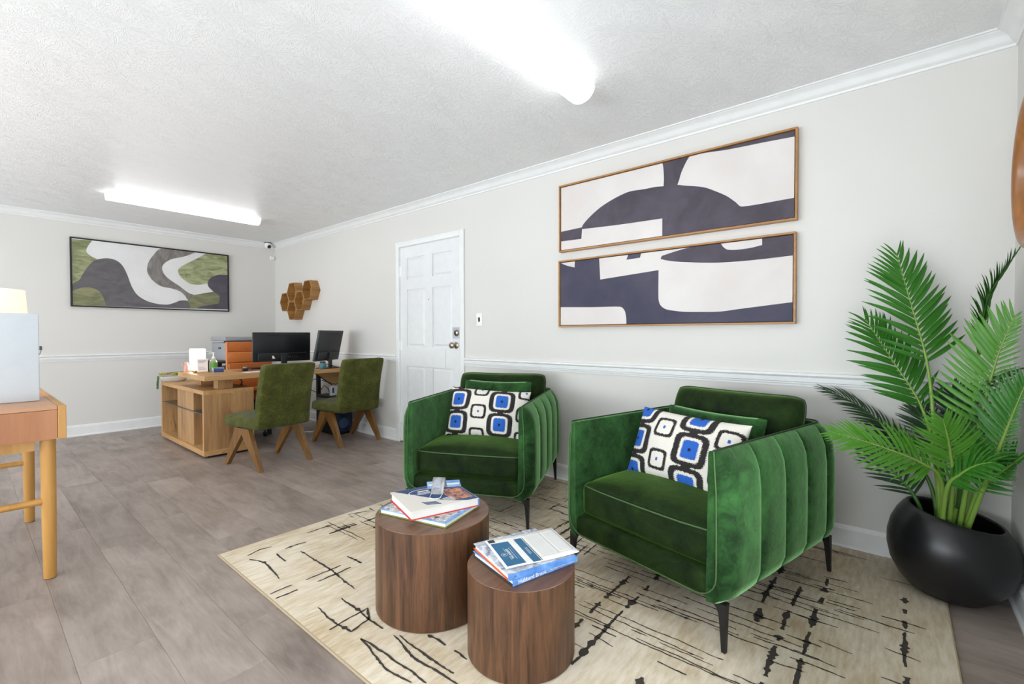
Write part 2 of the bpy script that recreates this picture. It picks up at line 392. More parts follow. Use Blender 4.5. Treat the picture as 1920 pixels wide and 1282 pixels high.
# ================================================================== THE ROOM
XL, XR, YN, YF, H = -3.20, 2.956, -0.39, 6.994, 2.44
DY0, DY1, DZ = 3.09, 4.005, 2.03                     # door opening in the right wall
struct(MB().box(XL-.1, XR+.1, YN-.1, YF+.1, -0.1, -0.004).build('floor', 'floorbase'))
floor = bpy.data.objects['floor']
struct(MB().box(XL-.1, XR+.1, YN-.1, YF+.1, H, H+0.1).build('ceiling', 'ceiling'))
struct(MB().box(XR, XR+.1, YN-.1, DY0, 0, H).box(XR, XR+.1, DY1, YF+.1, 0, H).box(XR, XR+.1, DY0, DY1, DZ, H).build('wall_right', 'wall'))
struct(MB().box(XL-.1, XR+.1, YF, YF+.1, 0, H).build('wall_back', 'wall'))
struct(MB().box(XL-.1, XR+.1, YN-.1, YN, 0, H).build('wall_front', 'wall'))
struct(MB().box(XL-.1, XL, YN-.1, YF+.1, 0, H).build('wall_left', 'wall'))
# planks: one mesh shared by all full lengths
PW, PL, X0 = 0.2172, 1.52, 0.232
def plank_mesh(w, l):
    m = MB(); c = 0.0007; g = 0.0002; x0, x1, y0, y1 = g, w-g, g, l-g
    vs = [(x0, y0, -.004), (x1, y0, -.004), (x1, y1, -.004), (x0, y1, -.004), (x0, y0, -c), (x1, y0, -c), (x1, y1, -c), (x0, y1, -c), (x0+c, y0+c, 0), (x1-c, y0+c, 0), (x1-c, y1-c, 0), (x0+c, y1-c, 0)]
    fs = [(4*r_+i, 4*r_+(i+1) % 4, 4*r_+4+(i+1) % 4, 4*r_+4+i) for r_ in (0, 1) for i in range(4)] + [(8, 9, 10, 11)]
    me = bpy.data.meshes.new('plank'); me.from_pydata(vs, [], fs); me.materials.append(M['plank']); me.update(); return me
pm = {}
row = int(math.floor((XL-X0)/PW))
joints = {0: 2.11, 1: 3.18, 2: 1.94, 3: 2.85, -1: 1.30, 4: 2.35, -2: 2.6, 5: 3.4, 6: 1.6}
while X0+row*PW < XR:
    xa, xb = max(XL, X0+row*PW), min(XR, X0+(row+1)*PW)
    j = joints.get(row, 1.1+((row*0.617) % 1)*PL)
    y = j - math.ceil((j-YN)/PL)*PL
    while y < YF:
        ya, yb = max(YN, y), min(YF, y+PL)
        if yb-ya > 0.02:
            k = (round(xb-xa, 3), round(yb-ya, 3))
            if k not in pm: pm[k] = plank_mesh(*k)
            o = bpy.data.objects.new('plank', pm[k]); COL.objects.link(o); o.location = (xa, ya, 0); o.parent = floor
        y += PL
    row += 1

def moulding(name, side, prof, a0, a1, m0=True, m1=True, mat='trim'):
    """profile (depth into the room, height) run along one wall, mitred at the corners"""
    n = len(prof); vs = []
    for e, (a, mit, sg) in enumerate(((a0, m0, 1), (a1, m1, -1))):
        for d, z in prof:
            q = a + (sg*d if mit else 0)
            vs.append({'right': (XR-d, q, z), 'left': (XL+d, q, z), 'back': (q, YF-d, z), 'front': (q, YN+d, z)}[side])
    fs = [(i, (i+1) % n, n+(i+1) % n, n+i) for i in range(n)] + [tuple(range(n)), tuple(range(n, 2*n))]
    return struct(MB().add(vs, fs).build(name, mat, smooth=35))
crown = [(0, -.071), (.006, -.071), (.009, -.066), (.009, -.060), (.018, -.055), (.026, -.044), (.034, -.030), (.048, -.019), (.060, -.014), (.064, -.009), (.072, -.007), (.072, 0), (0, 0)]
crown = [(d, H+z) for d, z in crown]
rail = [(0, .834), (.007, .835), (.008, .845), (.012, .848), (.013, .853), (.010, .856), (.017, .860), (.019, .880), (.013, .884), (.020, .888), (.025, .896), (.021, .907), (0, .910)]
base = [(0, 0), (.022, 0), (.022, .012), (.017, .019), (.013, .021), (.013, .104), (.009, .108), (.009, .116), (.005, .122), (0, .124)]
CAS0, CAS1 = DY0-0.055, DY1+0.055
ti = 1
for side, a0, a1 in (('right', YN, YF), ('back', XL, XR), ('front', XL, XR), ('left', YN, YF)):
    moulding('trim_%d' % ti, side, crown, a0, a1); ti += 1
for side, a0, a1, m0, m1 in (('right', YN, CAS0, 1, 0), ('right', CAS1, YF, 0, 1), ('back', XL, XR, 1, 1), ('front', 1.90, XR, 0, 1), ('left', 6.1, YF, 0, 1)):
    moulding('trim_%d' % ti, side, rail, a0, a1, m0, m1); ti += 1
moulding('baseboard_right', 'right', base, YN, CAS0, 1, 0)
moulding('baseboard_right_far', 'right', base, CAS1, YF, 0, 1)
moulding('baseboard_back', 'back', base, XL, XR)
moulding('baseboard_front', 'front', base, 1.90, XR, 0, 1)
moulding('baseboard_left', 'left', base, YN, YF)

# door: slab with six raised panels, casing, hinges, knob, deadbolt
xd = XR + 0.012
door = MB().box(xd, xd+.035, DY0+.004, DY1-.004, .012, DZ-.004).build('door_1', 'doorpaint'); struct(door, 'white six-panel door in the right wall')
cols = [(DY0+.115, DY0+.40), (DY1-.40, DY1-.115)]; rows = [(.24, .80), (1.0, 1.585), (1.69, 1.91)]
st = MB(); t0, t1 = xd-.010, xd
for a, b in ((DY0+.004, cols[0][0]), (cols[0][1], cols[1][0]), (cols[1][1], DY1-.004)): st.box(t0, t1, a, b, .012, DZ-.004)
for a, b in ((.012, .24), (.80, 1.0), (1.585, 1.69), (1.91, DZ-.004)):
    for c0, c1 in cols: st.box(t0, t1, c0, c1, a, b)
st.build('stiles_and_rails', 'doorpaint', door)
for c0, c1 in cols:
    for z0, z1 in rows:
        g, b = .012, .030
        q = [(xd, c0+g, z0+g), (xd, c1-g, z0+g), (xd, c1-g, z1-g), (xd, c0+g, z1-g), (xd-.008, c0+b, z0+b), (xd-.008, c1-b, z0+b), (xd-.008, c1-b, z1-b), (xd-.008, c0+b, z1-b)]
        MB().add(q, [(0, 1, 5, 4), (1, 2, 6, 5), (2, 3, 7, 6), (3, 0, 4, 7), (4, 5, 6, 7)]).build('panel', 'doorpaint', door)
MB().box(xd-.016, xd-.010, 3.30, 3.78, .80, .985, bev=.002).build('patch_board', 'doorpaint', door)['label'] = 'painted board fixed across the middle rail'
kb = Matrix.Translation((xd-.010, 3.155, 1.022)) @ Matrix.Rotation(R(-90), 4, 'Y')
MB().lathe([(.030, 0), (.032, .004), (.026, .010), (.011, .016), (.010, .030), (.022, .040), (.029, .052), (.028, .064), (.018, .070), (.001, .071)], 24, kb).build('door_knob', 'nickel', door, smooth=60)['label'] = 'satin nickel round knob'
pl = MB().box(xd-.012, xd-.010, 3.105, 3.205, 1.085, 1.19).build('lock_plate', 'steelplate', door)
kb = Matrix.Translation((xd-.012, 3.148, 1.138)) @ Matrix.Rotation(R(-90), 4, 'Y')
MB().lathe([(.030, 0), (.031, .006), (.026, .014), (.012, .017), (.001, .018)], 24, kb).build('deadbolt', 'nickel', door, smooth=60)
MB().box(xd-.034, xd-.029, 3.143, 3.153, 1.122, 1.154).build('keyhole_cover', 'blackmatte', bpy.data.objects['deadbolt'])
kb = Matrix.Translation((xd-.010, 3.548, 1.47)) @ Matrix.Rotation(R(-90), 4, 'Y')
MB().lathe([(.007, 0), (.007, .003), (.004, .004)], 12, kb).build('peephole', 'nickel', door)
for z in (1.78, 1.01, .255):
    hb = MB().box(xd-.014, xd-.009, DY1-.03, DY1-.004, z-.05, z+.05).build('hinge', 'white', door)
    MB().cyl((xd-.016, DY1, z-.052), (xd-.016, DY1, z+.052), .0065, seg=10).build('hinge_pin', 'white', hb, smooth=40)
cs = MB()
for a, b in ((CAS0, DY0), (DY1, CAS1)): cs.box(XR-.018, XR, a, b, 0, DZ+.055, bev=.004)
cs.box(XR-.018, XR, DY0, DY1, DZ, DZ+.055, bev=.004)
for a, b in ((DY0, DY0+.003), (DY1-.003, DY1)): cs.box(XR-.004, XR+.06, a, b, 0, DZ)
cs.box(XR-.004, XR+.06, DY0, DY1, DZ-.003, DZ)
struct(cs.build('trim_%d' % ti, 'trim', smooth=30), 'white casing around the door'); ti += 1
struct(MB().box(XR-.01, XR+.05, DY0, DY1, -.002, .010, bev=.003).build('trim_%d' % ti, 'nickel')); ti += 1

# unseen windows made up to go with the fill lights (beside and behind the camera)
def window(name, side, a0, a1, z0, z1, na, nz):
    fr = MB(); pn = MB()
    def bx(m, p, q, r0, r1, d0, d1):
        if side == 'left': m.box(XL+d0, XL+d1, p, q, r0, r1)
        else: m.box(p, q, YN+d0, YN+d1, r0, r1)
    w = .05
    bx(fr, a0-w, a1+w, z0-w, z0, 0, .03); bx(fr, a0-w, a1+w, z1, z1+w, 0, .03); bx(fr, a0-w, a0, z0, z1, 0, .03); bx(fr, a1, a1+w, z0, z1, 0, .03)
    for i in range(1, na): c = a0+(a1-a0)*i/na; bx(fr, c-.012, c+.012, z0, z1, 0, .018)
    for i in range(1, nz): c = z0+(z1-z0)*i/nz; bx(fr, a0, a1, c-.012, c+.012, 0, .018)
    f = struct(fr.build(name, 'trim'))
    for i in range(na):
        for k in range(nz):
            p = MB(); bx(p, a0+(a1-a0)*i/na+.013, a0+(a1-a0)*(i+1)/na-.013, z0+(z1-z0)*k/nz+.013, z0+(z1-z0)*(k+1)/nz-.013, .004, .008); p.build('pane', 'glass', f)
window('added_window_1', 'left', -.2, 6.0, .57, 2.27, 6, 2)
window('added_window_2', 'front', -2.45, 1.75, .15, 2.1, 5, 3)

# ================================================================== RUG
RX0, RX1, RY0, RY1, RZ = 0.82, 2.928, -0.165, 2.625, 0.012
rug = thing('area_rug', 'cream and beige area rug with broken dark brown lines under the armchairs', 'rug', (RX0, RY0, 0))
MB().box(0, RX1-RX0, 0, RY1-RY0, 0.0, RZ, bev=.004).build('pile', 'rug', rug, smooth=40)
ed = MB(); a, b, c, d = (0, 0), (RX1-RX0, 0), (RX1-RX0, RY1-RY0), (0, RY1-RY0)
ed.tube([(p[0], p[1], .0065) for p in (a, b, c, d)], .0062, 6, closed=True)
ed.build('bound_edge', plain('rug_binding', rgb(176, 158, 130), .9), rug, smooth=60)
rl = MB(); rr = random.Random(11)
def stroke(pts, w, dash=0.0, blot=0.0):
    """a wobbly yarn line, broken into dashes, laid just proud of the pile"""
    P_ = []
    for (x0, y0), (x1, y1) in zip(pts[:-1], pts[1:]):
        L = math.hypot(x1-x0, y1-y0); n = max(2, int(L/0.012))
        for i in range(n):
            u = i/n; P_.append((x0+(x1-x0)*u, y0+(y1-y0)*u))
    P_.append(pts[-1]); n = len(P_)
    on = True; left = rr.randint(8, 22); seg = []
    def flush(seg):
        if len(seg) < 3: return
        vs = []; m = len(seg)
        for i, (x, y) in enumerate(seg):
            x2, y2 = seg[min(i+1, m-1)]; x1, y1 = seg[max(i-1, 0)]; L = math.hypot(x2-x1, y2-y1) or 1
            nx, ny = -(y2-y1)/L, (x2-x1)/L
            hw = w*(0.55+0.45*math.sin(math.pi*(i+.5)/m))*rr.uniform(0.65, 1.3)/2
            if blot and rr.random() < blot: hw *= 2.3
            vs += [(x+nx*hw, y+ny*hw, RZ+.0012), (x-nx*hw, y-ny*hw, RZ+.0012)]
        vs = [(min(max(x-RX0, .012), RX1-RX0-.012), min(max(y-RY0, .012), RY1-RY0-.012), z) for x, y, z in vs]
        rl.add(vs, [(2*i, 2*i+1, 2*i+3, 2*i+2) for i in range(m-1)])
    dx = dy = 0.0
    for (x, y) in P_:
        dx = dx*.85+rr.uniform(-.0022, .0022); dy = dy*.85+rr.uniform(-.0022, .0022)
        if on: seg.append((x+dx, y+dy))
        left -= 1
        if left <= 0:
            if on and rr.random() < dash: flush(seg); seg = []; on = False; left = rr.randint(1, 4)
            else: on = True; left = rr.randint(4, 16)
    flush(seg)
RUGL = [
[(1.098, 2.335), (1.101, 2.041), (1.088, 1.81)] ,
[(0.986, 2.044), (1.101, 2.041), (1.158, 2.045)] ,
[(1.009, 1.991), (1.175, 1.995)] ,
[(0.913, 1.796), (0.908, 1.635), (0.916, 1.553), (1.001, 1.57), (1.036, 1.638), (0.874, 1.631)] ,
[(1.01, 1.639), (1.004, 1.567), (1.01, 1.432), (0.986, 1.274), (0.996, 1.061)] ,
[(0.918, 1.491), (0.892, 1.308), (0.901, 1.175)] ,
[(0.918, 1.491), (0.929, 1.351), (0.936, 1.14)] ,
[(1.011, 1.787), (1.012, 1.636)] ,
[(0.829, 2.05), (0.928, 2.051)] ,
[(0.829, 1.994), (0.926, 1.992)] ,
[(1.064, 2.425), (1.17, 2.421)] ,
[(1.226, 2.524), (1.381, 2.523)] ,
[(0.909, 2.497), (0.973, 2.519), (1.025, 2.506)] ,
[(0.899, 2.446), (0.933, 2.36), (0.914, 2.145)] ,
[(1.022, 1.4), (1.014, 1.31), (1.022, 1.103)] ,
[(1.368, 2.455), (1.469, 2.439)] ,
[(1.012, 2.405), (1.007, 2.286)] ,
[(1.223, 2.103), (1.231, 1.986)] ,
[(1.515, 2.591), (1.635, 2.544)] ,
[(1.089, 1.32), (1.094, 1.23)] ,
[(1.093, 1.184), (1.091, 1.119)] ,
]
for p in RUGL: stroke(p, .0095, .12, .06)
# thin lines along the room
yy = [(x, rr.uniform(-.15, 2.5)) for x in [0.9+i*0.036 for i in range(56)]]
for x, _ in yy:
    for _k in range(2 if x < 1.35 else 4):
        y0 = rr.uniform(-.14, 2.4)
        if x < 1.35 and y0 > .8: continue
        L = rr.choice((.10, .18, .3, .5, .7)); xx = x+rr.uniform(-.02, .02)
        stroke([(xx, y0), (xx+rr.uniform(-.01, .01), min(2.58, y0+L))], rr.uniform(.004, .007), .45, .03)
# bold broken lines across it
for y, x0, x1 in ((.318, 1.45, 2.35), (.235, 1.5, 2.5), (.41, 1.95, 2.5), (-.035, 1.75, 2.6), (.83, 1.3, 2.1), (.93, 1.35, 1.95), (1.42, 1.6, 2.9), (2.3, 1.5, 2.8), (2.42, 1.3, 2.9), (2.15, 1.7, 2.2), (1.36, 1.7, 2.4), (1.86, 1.5, 2.0), (0.62, 1.1, 1.4)):
    stroke([(x0, y), ((x0+x1)/2, y+.008), (x1, y)], .014, .75, .24)
for _k in range(26):
    y = rr.uniform(1.0, 2.5); x0 = rr.uniform(1.5, 2.6); stroke([(x0, y), (x0+rr.uniform(.08, .3), y+.005)], .008, .3, .1)
lo = rl.build('line_pattern', 'rugline', rug, fix=False); lo['kind'] = 'stuff'

# ================================================================== ARMCHAIRS
SEAMS = [0.0, .23, .43, .63, .83]
def armchair():
    root = empty('armchair')
    hw, dp, rc, fr = .40, .98, .11, -.03
    path = []                                    # (x, y, nx, ny, s)
    def seg(p0, p1, n, nrm):
        for i in range(n): u = i/n; path.append((p0[0]+(p1[0]-p0[0])*u, p0[1]+(p1[1]-p0[1])*u, nrm[0], nrm[1]))
    yb = fr+dp
    side = sorted(set([round(v_, 4) for v_ in [0, .002, .006, .012, .02, .03, .04, .05] + [.05+.035*i for i in range(1, 23)] + [s_+d_ for s_ in SEAMS[1:] for d_ in (-.014, -.007, -.003, 0, .003, .007, .014)]]))
    side = [q for q in side if q < dp-rc]
    for q in side: path.append((hw, fr+q, 1, 0))
    for i in range(12): a = R(90*i/12); path.append((hw-rc+rc*math.cos(a), yb-rc+rc*math.sin(a), math.cos(a), math.sin(a)))
    seg((hw-rc, yb), (-(hw-rc), yb), 44, (0, 1))
    for i in range(12): a = R(90+90*i/12); path.append((-(hw-rc)+rc*math.cos(a), yb-rc+rc*math.sin(a), math.cos(a), math.sin(a)))
    for q in side[::-1]: path.append((-hw, fr+q, -1, 0))
    S = [0.0]
    for i in range(1, len(path)): S.append(S[-1]+math.hypot(path[i][0]-path[i-1][0], path[i][1]-path[i-1][1]))
    tot = S[-1]; n_ch = round(tot/0.2)
    half = SEAMS + [SEAMS[-1]+(tot/2-SEAMS[-1])*k/2.5 for k in (1, 2)]
    seams = sorted(half + [tot-x for x in half])
    prof = [(.070, .165, 0), (.036, .168, .3), (.012, .190, .6), (.002, .235, 1), (0, .30, 1), (0, .38, 1), (0, .46, 1), (.001, .54, 1), (.006, .61, .9), (.018, .655, .6), (.034, .685, .3), (.046, .698, 0), (.054, .700, 0), (.064, .696, 0), (.069, .68, 0), (.070, .55, 0), (.072, .40, 0), (.075, .25, 0), (.075, .165, 0)]
    vs = []; K = len(prof)
    for (x, y, nx, ny), s in zip(path, S):
        b = 0
        for a, c in zip(seams[:-1], seams[1:]):
            if a <= s <= c:
                u = 2*(s-a)/(c-a)-1; b = .019*max(0.0, 1-abs(u)**3.6)**0.45; break
        q = min(s, tot-s); taper = 0.0
        if q < .05: taper = .034*(1-math.sqrt(max(0, 1-((.05-q)/.05)**2))); b *= q/.05
        for d, z, w in prof:
            dd = d - b*w + taper*max(0, (1-d/.07))
            vs.append((x-nx*dd, y-ny*dd, z))
    fs = []
    for i in range(len(path)-1):
        for k in range(K):
            k2 = (k+1) % K; fs.append((i*K+k, i*K+k2, (i+1)*K+k2, (i+1)*K+k))
    fs += [tuple(range(K)), tuple(range((len(path)-1)*K, len(path)*K))]
    sh = MB().add(vs, fs).build('channelled_shell', 'velvet', root, smooth=50)
    sh['label'] = 'green velvet shell with vertical channels'
    top = [(x-nx*.050, y-ny*.050, .7015) for (x, y, nx, ny) in path[::2]]
    MB().tube(top, .0038, 6).build('top_piping', 'piping', sh, smooth=80)
    fp = [(.352, fr-.001, .70), (.362, fr-.002, .55), (.364, fr-.002, .32)] + [(.284+.08*math.cos(R(a)), fr-.003, .262-.08*math.sin(R(a))) for a in range(0, 91, 15)]
    fp = fp + [(-x, y, z) for x, y, z in fp[::-1]]
    MB().tube(fp, .0030, 6).build('front_piping', 'piping_light', sh, smooth=80)
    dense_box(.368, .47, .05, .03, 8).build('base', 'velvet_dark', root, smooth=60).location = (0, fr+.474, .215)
    def dome(p):
        x, y, z = p
        if z > 0: z += .050*max(0, 1-(x/.34)**2)**.6*max(0, 1-(y/.34)**4)**.7*(z/.07)
        if y < 0: y -= .012*max(0, 1-(x/.34)**2)*(1 if abs(z) < .05 else .5)
        return (x, y, z)
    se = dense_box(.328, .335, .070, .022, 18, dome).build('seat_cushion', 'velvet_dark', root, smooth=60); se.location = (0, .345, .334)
    pp = [(.322*math.copysign(1, c), y) for c, y in ()]
    e = [(-.326, .30, .066), (-.326, -.30, .066)] + [(-.326+.03*(1-math.cos(R(a))), -.302-.030*math.sin(R(a)), .064) for a in (30, 60, 90)] + [(x, -.336-.012*(1-(x/.34)**2), .064) for x in (-.2, -.1, 0, .1, .2)] + [(.326-.03*(1-math.cos(R(a))), -.302-.030*math.sin(R(a)), .064) for a in (90, 60, 30)] + [(.326, -.30, .066), (.326, .30, .066)]
    MB().tube(e, .0034, 6).build('seat_piping', 'piping_light', se, smooth=80)
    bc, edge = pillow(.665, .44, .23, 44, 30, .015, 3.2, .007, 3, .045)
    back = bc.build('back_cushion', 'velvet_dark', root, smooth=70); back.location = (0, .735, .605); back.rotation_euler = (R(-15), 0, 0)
    MB().tube(edge, .0045, 6, closed=True).build('cushion_piping', 'piping', back, smooth=80)
    for sx in (-1, 1):
        for y, back_ in ((0.0, 1), (.92, -1)):
            lg = MB(); x = sx*.375; rings = [(.168, .066, .030), (.158, .045, .027), (.146, .032, .025), (.128, .025, .023), (.09, .021, .021), (.004, .0145, .0145), (0, .0135, .0135)]
            vs = []; fs = []
            for z, w, d in rings:
                # flare toward the middle of the chair, outer corner stays straight
                xi, xo = x-sx*(w-.010), x+sx*.010; yi, yo = y+back_*(d-.010), y-back_*.010
                vs += [(xi, yi, z), (xo, yi, z), (xo, yo, z), (xi, yo, z)]
            for i in range(len(rings)-1):
                for k in range(4): fs.append((4*i+k, 4*i+(k+1) % 4, 4*i+4+(k+1) % 4, 4*i+4+k))
            fs += [(0, 1, 2, 3), tuple(range(len(vs)-4, len(vs)))]
            lg.add(vs, fs).build('leg', 'legmetal', root, smooth=35)
    return root
CH = armchair()
CH.location = (1.7806, .8205, .0136); CH.rotation_euler = (0, 0, R(-13.6-90))
tag(CH, 'larger-looking green velvet armchair beside the potted palm', 'armchair', 'green velvet armchairs')
CH2 = copy_tree(CH); CH2.location = (1.9005, 1.951, .0136); CH2.rotation_euler = (0, 0, R(24.76-90))
tag(CH2, 'green velvet armchair in front of the white door, farther from the palm', 'armchair', 'green velvet armchairs')
MA = Matrix.Translation(CH.location) @ Matrix.Rotation(R(-103.6), 4, 'Z')
MBm = Matrix.Translation(CH2.location) @ Matrix.Rotation(R(24.76-90), 4, 'Z')
# plain green lumbar pillows
def place(o, m, loc, rx, ry=0.0, rz=0.0):
    o.matrix_world = m @ Matrix.Translation(loc) @ Matrix.Rotation(rz, 4, 'Z') @ Matrix.Rotation(rx, 4, 'X') @ Matrix.Rotation(ry, 4, 'Y')
sp, se_ = pillow(.50, .31, .13, 34, 24, .05, 2.5, .005, 9, .02)
g1 = sp.build('lumbar_pillow', 'velvet', smooth=70)
place(g1, MA, (.015, .520, .590), R(-14), R(1))
tag(g1, 'plain green velvet pillow tucked behind the patterned pillow on the palm-side armchair', 'pillow', 'green lumbar pillows')
g2 = g1.copy(); COL.objects.link(g2); place(g2, MBm, (.02, .555, .632), R(-14), R(0.5))
tag(g2, 'plain green velvet pillow tucked behind the patterned pillow on the door-side armchair', 'pillow', 'green lumbar pillows')
# patterned pillows, pattern woven into vertex colours
t = NT('woven_pattern'); at = t.n('ShaderNodeAttribute', attribute_name='weave'); vv_ = t.coord()
n_ = t.noise(vv_, 180, 3, 0.7); t.base(t.mix(t.math('MULTIPLY', n_, 0.25), at.outputs['Color'], (0.35, 0.33, 0.3, 1), 'MULTIPLY')); t.set(Roughness=0.9); t.bump(n_, 0.35, 0.003); M['weave'] = t.m
def sq(x, z, k=4): return (abs(x)**k+abs(z)**k)**(1.0/k)
def weave(x, z, ph):
    WH, BK, BL = rgb(232, 226, 216), rgb(38, 33, 32), rgb(38, 98, 190)
    j = .0016*math.sin(z*900+math.sin(x*300)*2)+.0010*math.sin(x*1300)
    pc, pr = .150, .152                              # column and row pitch; blue lozenges sit on every other column
    c = (x-ph[0])/(2*pc); cx = (c-math.floor(c+.5))*2*pc; r = z/pr+ph[1]; rz = (r-math.floor(r+.5))*pr
    if sq(cx, rz, 6) < .0075: return (0.005, 0.01, 0.05, 1)
    if sq(cx/.040, rz/.041, 6)+j*25 < 1: return BL
    if sq(cx/.054, rz/.054, 5)+j*20 < 1: return WH
    if sq(cx/.084, rz/.0735, 4.5)+j*14 < 1: return BK
    if abs(cx) < .020+j and abs(rz) > .06: return BK
    c = (x-ph[0]-pc)/(2*pc); cx = (c-math.floor(c+.5))*2*pc; r = z/pr+ph[1]+.5; rz = (r-math.floor(r+.5))*pr
    if sq(cx, rz, 6) < .0065: return BL
    if sq(cx/.037, rz/.034, 5)+j*22 < 1: return WH
    if sq(cx/.052, rz/.047, 5)+j*20 < 1: return BK
    return WH
def patterned(seed, ph):
    mb, edge = pillow(.55, .335, .15, 220, 134, .045, 2.5, .0035, seed)
    me = bpy.data.meshes.new('patterned_pillow'); me.from_pydata(mb.v, [], mb.f)
    ca = me.color_attributes.new('weave', 'FLOAT_COLOR', 'POINT')
    flat = []
    for p in mb.v: flat += weave(p[0], p[2], ph)
    ca.data.foreach_set('color', flat); me.materials.append(M['weave'])
    return link('patterned_pillow', me, None, None, 70)
p1 = patterned(5, (0.068, 0.0)); place(p1, MA, (-.010, .350, .575), R(-22), R(1.5))
tag(p1, 'blue, black and white geometric pillow on the palm-side armchair', 'pillow', 'patterned pillows')
p2 = patterned(6, (0.100, 0.5)); place(p2, MBm, (.018, .370, .580), R(-20), R(3), R(4))
tag(p2, 'blue, black and white geometric pillow on the door-side armchair', 'pillow', 'patterned pillows')

# ================================================================== DRUM TABLES AND BOOKS
def drum(name, label, x, y, r, z1):
    t_ = thing(name, label, 'table', (x, y, RZ+.0016), 0, 'walnut drum tables'); h_ = z1-RZ-.0016
    MB().lathe([(r-.003, 0), (r, .003), (r, h_-.0022)], 96, cap=True).build('drum_body', 'walnut', t_, smooth=25)
    MB().lathe([(r, h_-.0020), (r-.0012, h_)], 96).build('top', 'walnut_top', t_, smooth=25)
    return t_
drum('drum_table', 'taller, wider walnut drum table nearer the desk', 1.26, 1.488, .234, .383)
drum('drum_table', 'shorter, narrower walnut drum table in the foreground', 1.261, 1.017, .189, .314)
def book(label, x, y, z, rz, w, d, th, cover, spine, group, spine_side='x-', edge=None, page='pages'):
    """w along x, d along y; the spine is on the side named"""
    b = thing('book', label, 'book', (x, y, z), rz, group); c = .0028
    MB().box(-w/2, w/2, -d/2, d/2, 0, c, bev=.0008).build('back_cover', edge or spine, b)
    fc = MB().box(-w/2, w/2, -d/2, d/2, th-c, th, bev=.0008).build('front_cover', cover, b)
    q = .006
    ext = {'x-': (-w/2+.002, w/2-q, -d/2+q, d/2-q), 'x+': (-w/2+q, w/2-.002, -d/2+q, d/2-q), 'y-': (-w/2+q, w/2-q, -d/2+.002, d/2-q), 'y+': (-w/2+q, w/2-q, -d/2+q, d/2-.002)}[spine_side]
    MB().box(*ext, c, th-c).build('pages', page, b)
    sp_ = {'x-': (-w/2-.0015, -w/2+.002, -d/2, d/2), 'x+': (w/2-.002, w/2+.0015, -d/2, d/2), 'y-': (-w/2, w/2, -d/2-.0015, -d/2+.002), 'y+': (-w/2, w/2, d/2-.002, d/2+.0015)}[spine_side]
    s_ = MB().box(*sp_, 0, th, bev=.0012).build('spine', spine, b)
    return b, fc, s_
def flat(name, poly, z, mat, parent, th=.0004):
    return MB().prism(poly, z, z+th, 'Z').build(name, mat, parent)
def rect(x0, x1, y0, y1): return [(x0, y0), (x1, y0), (x1, y1), (x0, y1)]
def ring(cx, cy, rx, ry, w, n=36):
    m = MB(); vs = []
    for i in range(n):
        a = 2*math.pi*i/n; vs += [(cx+rx*math.cos(a), cy+ry*math.sin(a), 0), (cx+(rx-w)*math.cos(a), cy+(ry-w)*math.sin(a), 0)]
    m.add(vs, [(2*i, 2*i+1, (2*i+3) % (2*n), (2*i+2) % (2*n)) for i in range(n)]); return m
M['skyblue'] = paint('sky_photo_print', rgb(96, 150, 214), rgb(168, 200, 236), 9, (1, 1, 1), .5)
M['navyprint'] = plain('navy_print', rgb(36, 66, 112), .5)
M['red'] = plain('red_cloth', rgb(206, 44, 52), .6)
M['olivecover'] = plain('olive_cover', rgb(120, 124, 40), .6)
M['cream'] = plain('cream_cover', rgb(226, 220, 210), .5)
M['collage'] = paint('photo_collage', rgb(60, 56, 96), rgb(232, 160, 110), 42, (1, 1, 1), 1.0)
M['cottage'] = paint('white_house_print', rgb(90, 84, 88), rgb(236, 230, 226), 36, (1, 1, 1), 1.0)
M['orange'] = plain('orange_cover', rgb(232, 100, 44), .55)
M['bluecover'] = paint('blue_landscape_cover', rgb(70, 120, 190), rgb(116, 164, 226), 14, (1, 1, 1), .6)
M['palebluecover'] = paint('pale_tree_cover', rgb(108, 116, 134), rgb(226, 230, 238), 22, (1, 1, 1), 1.2)
M['teal'] = plain('teal_print', rgb(26, 100, 142), .45)
M['ink'] = plain('grey_ink', rgb(120, 122, 126), .7)
M['darkink'] = plain('dark_ink', rgb(50, 54, 62), .7)
M['slateink'] = plain('slate_blue_ink', rgb(64, 90, 128), .6)
GB1, GB2 = 'coffee-table books on the taller drum', 'coffee-table books on the shorter drum'
b, fc, s_ = book('large thin book with a house photograph and olive back, under the red-edged book', 1.255, 1.500, .3835, R(13), .25, .33, .020, 'skyblue', 'olivecover', GB1, 'y+', 'olivecover')
flat('cover_photo', rect(-.12, .0, -.15, .155), .0201, 'cottage', fc); flat('cover_snow', [(.01, -.15), (.10, -.15), (.06, -.05), (.02, -.08)], .0201, 'paper', fc)
b, fc, s_ = book('thick white and navy book with red edges topping the stack on the taller drum', 1.280, 1.508, .4040, R(-18), .295, .262, .034, 'cream', 'bluecover', GB1, 'x+', 'red')
z_ = .0342
flat('navy_print', [(-.13, .128), (.145, .128), (.145, -.128), (.10, -.128), (.02, -.085)], z_, 'navyprint', fc)
flat('photo_collage', [(.035, .06), (.135, .03), (.135, -.10), (.05, -.10)], z_+.0005, 'collage', fc)
MB().add(*(lambda m: ([(x, y, z_+.0006) for x, y, _ in m.v], m.f))(ring(-.025, .065, .062, .034, .004))).build('oval_ring', 'paper', fc)
def Tz(x, y, z, a): return Matrix.Translation((x, y, z)) @ Matrix.Rotation(a, 4, 'Z')
flat('white_title_block', rect(-.045, .005, .066, .076), z_+.0006, 'paper', fc, .0003)
for i in range(2): flat('text_line', rect(-.052, .004, .042+.010*i, .046+.010*i), z_+.0006, 'paper', fc, .0003)
for i in range(5): flat('text_line', rect(.012, .058, -.060-.009*i, -.0565-.009*i), z_+.0010, 'paper', fc, .0003)
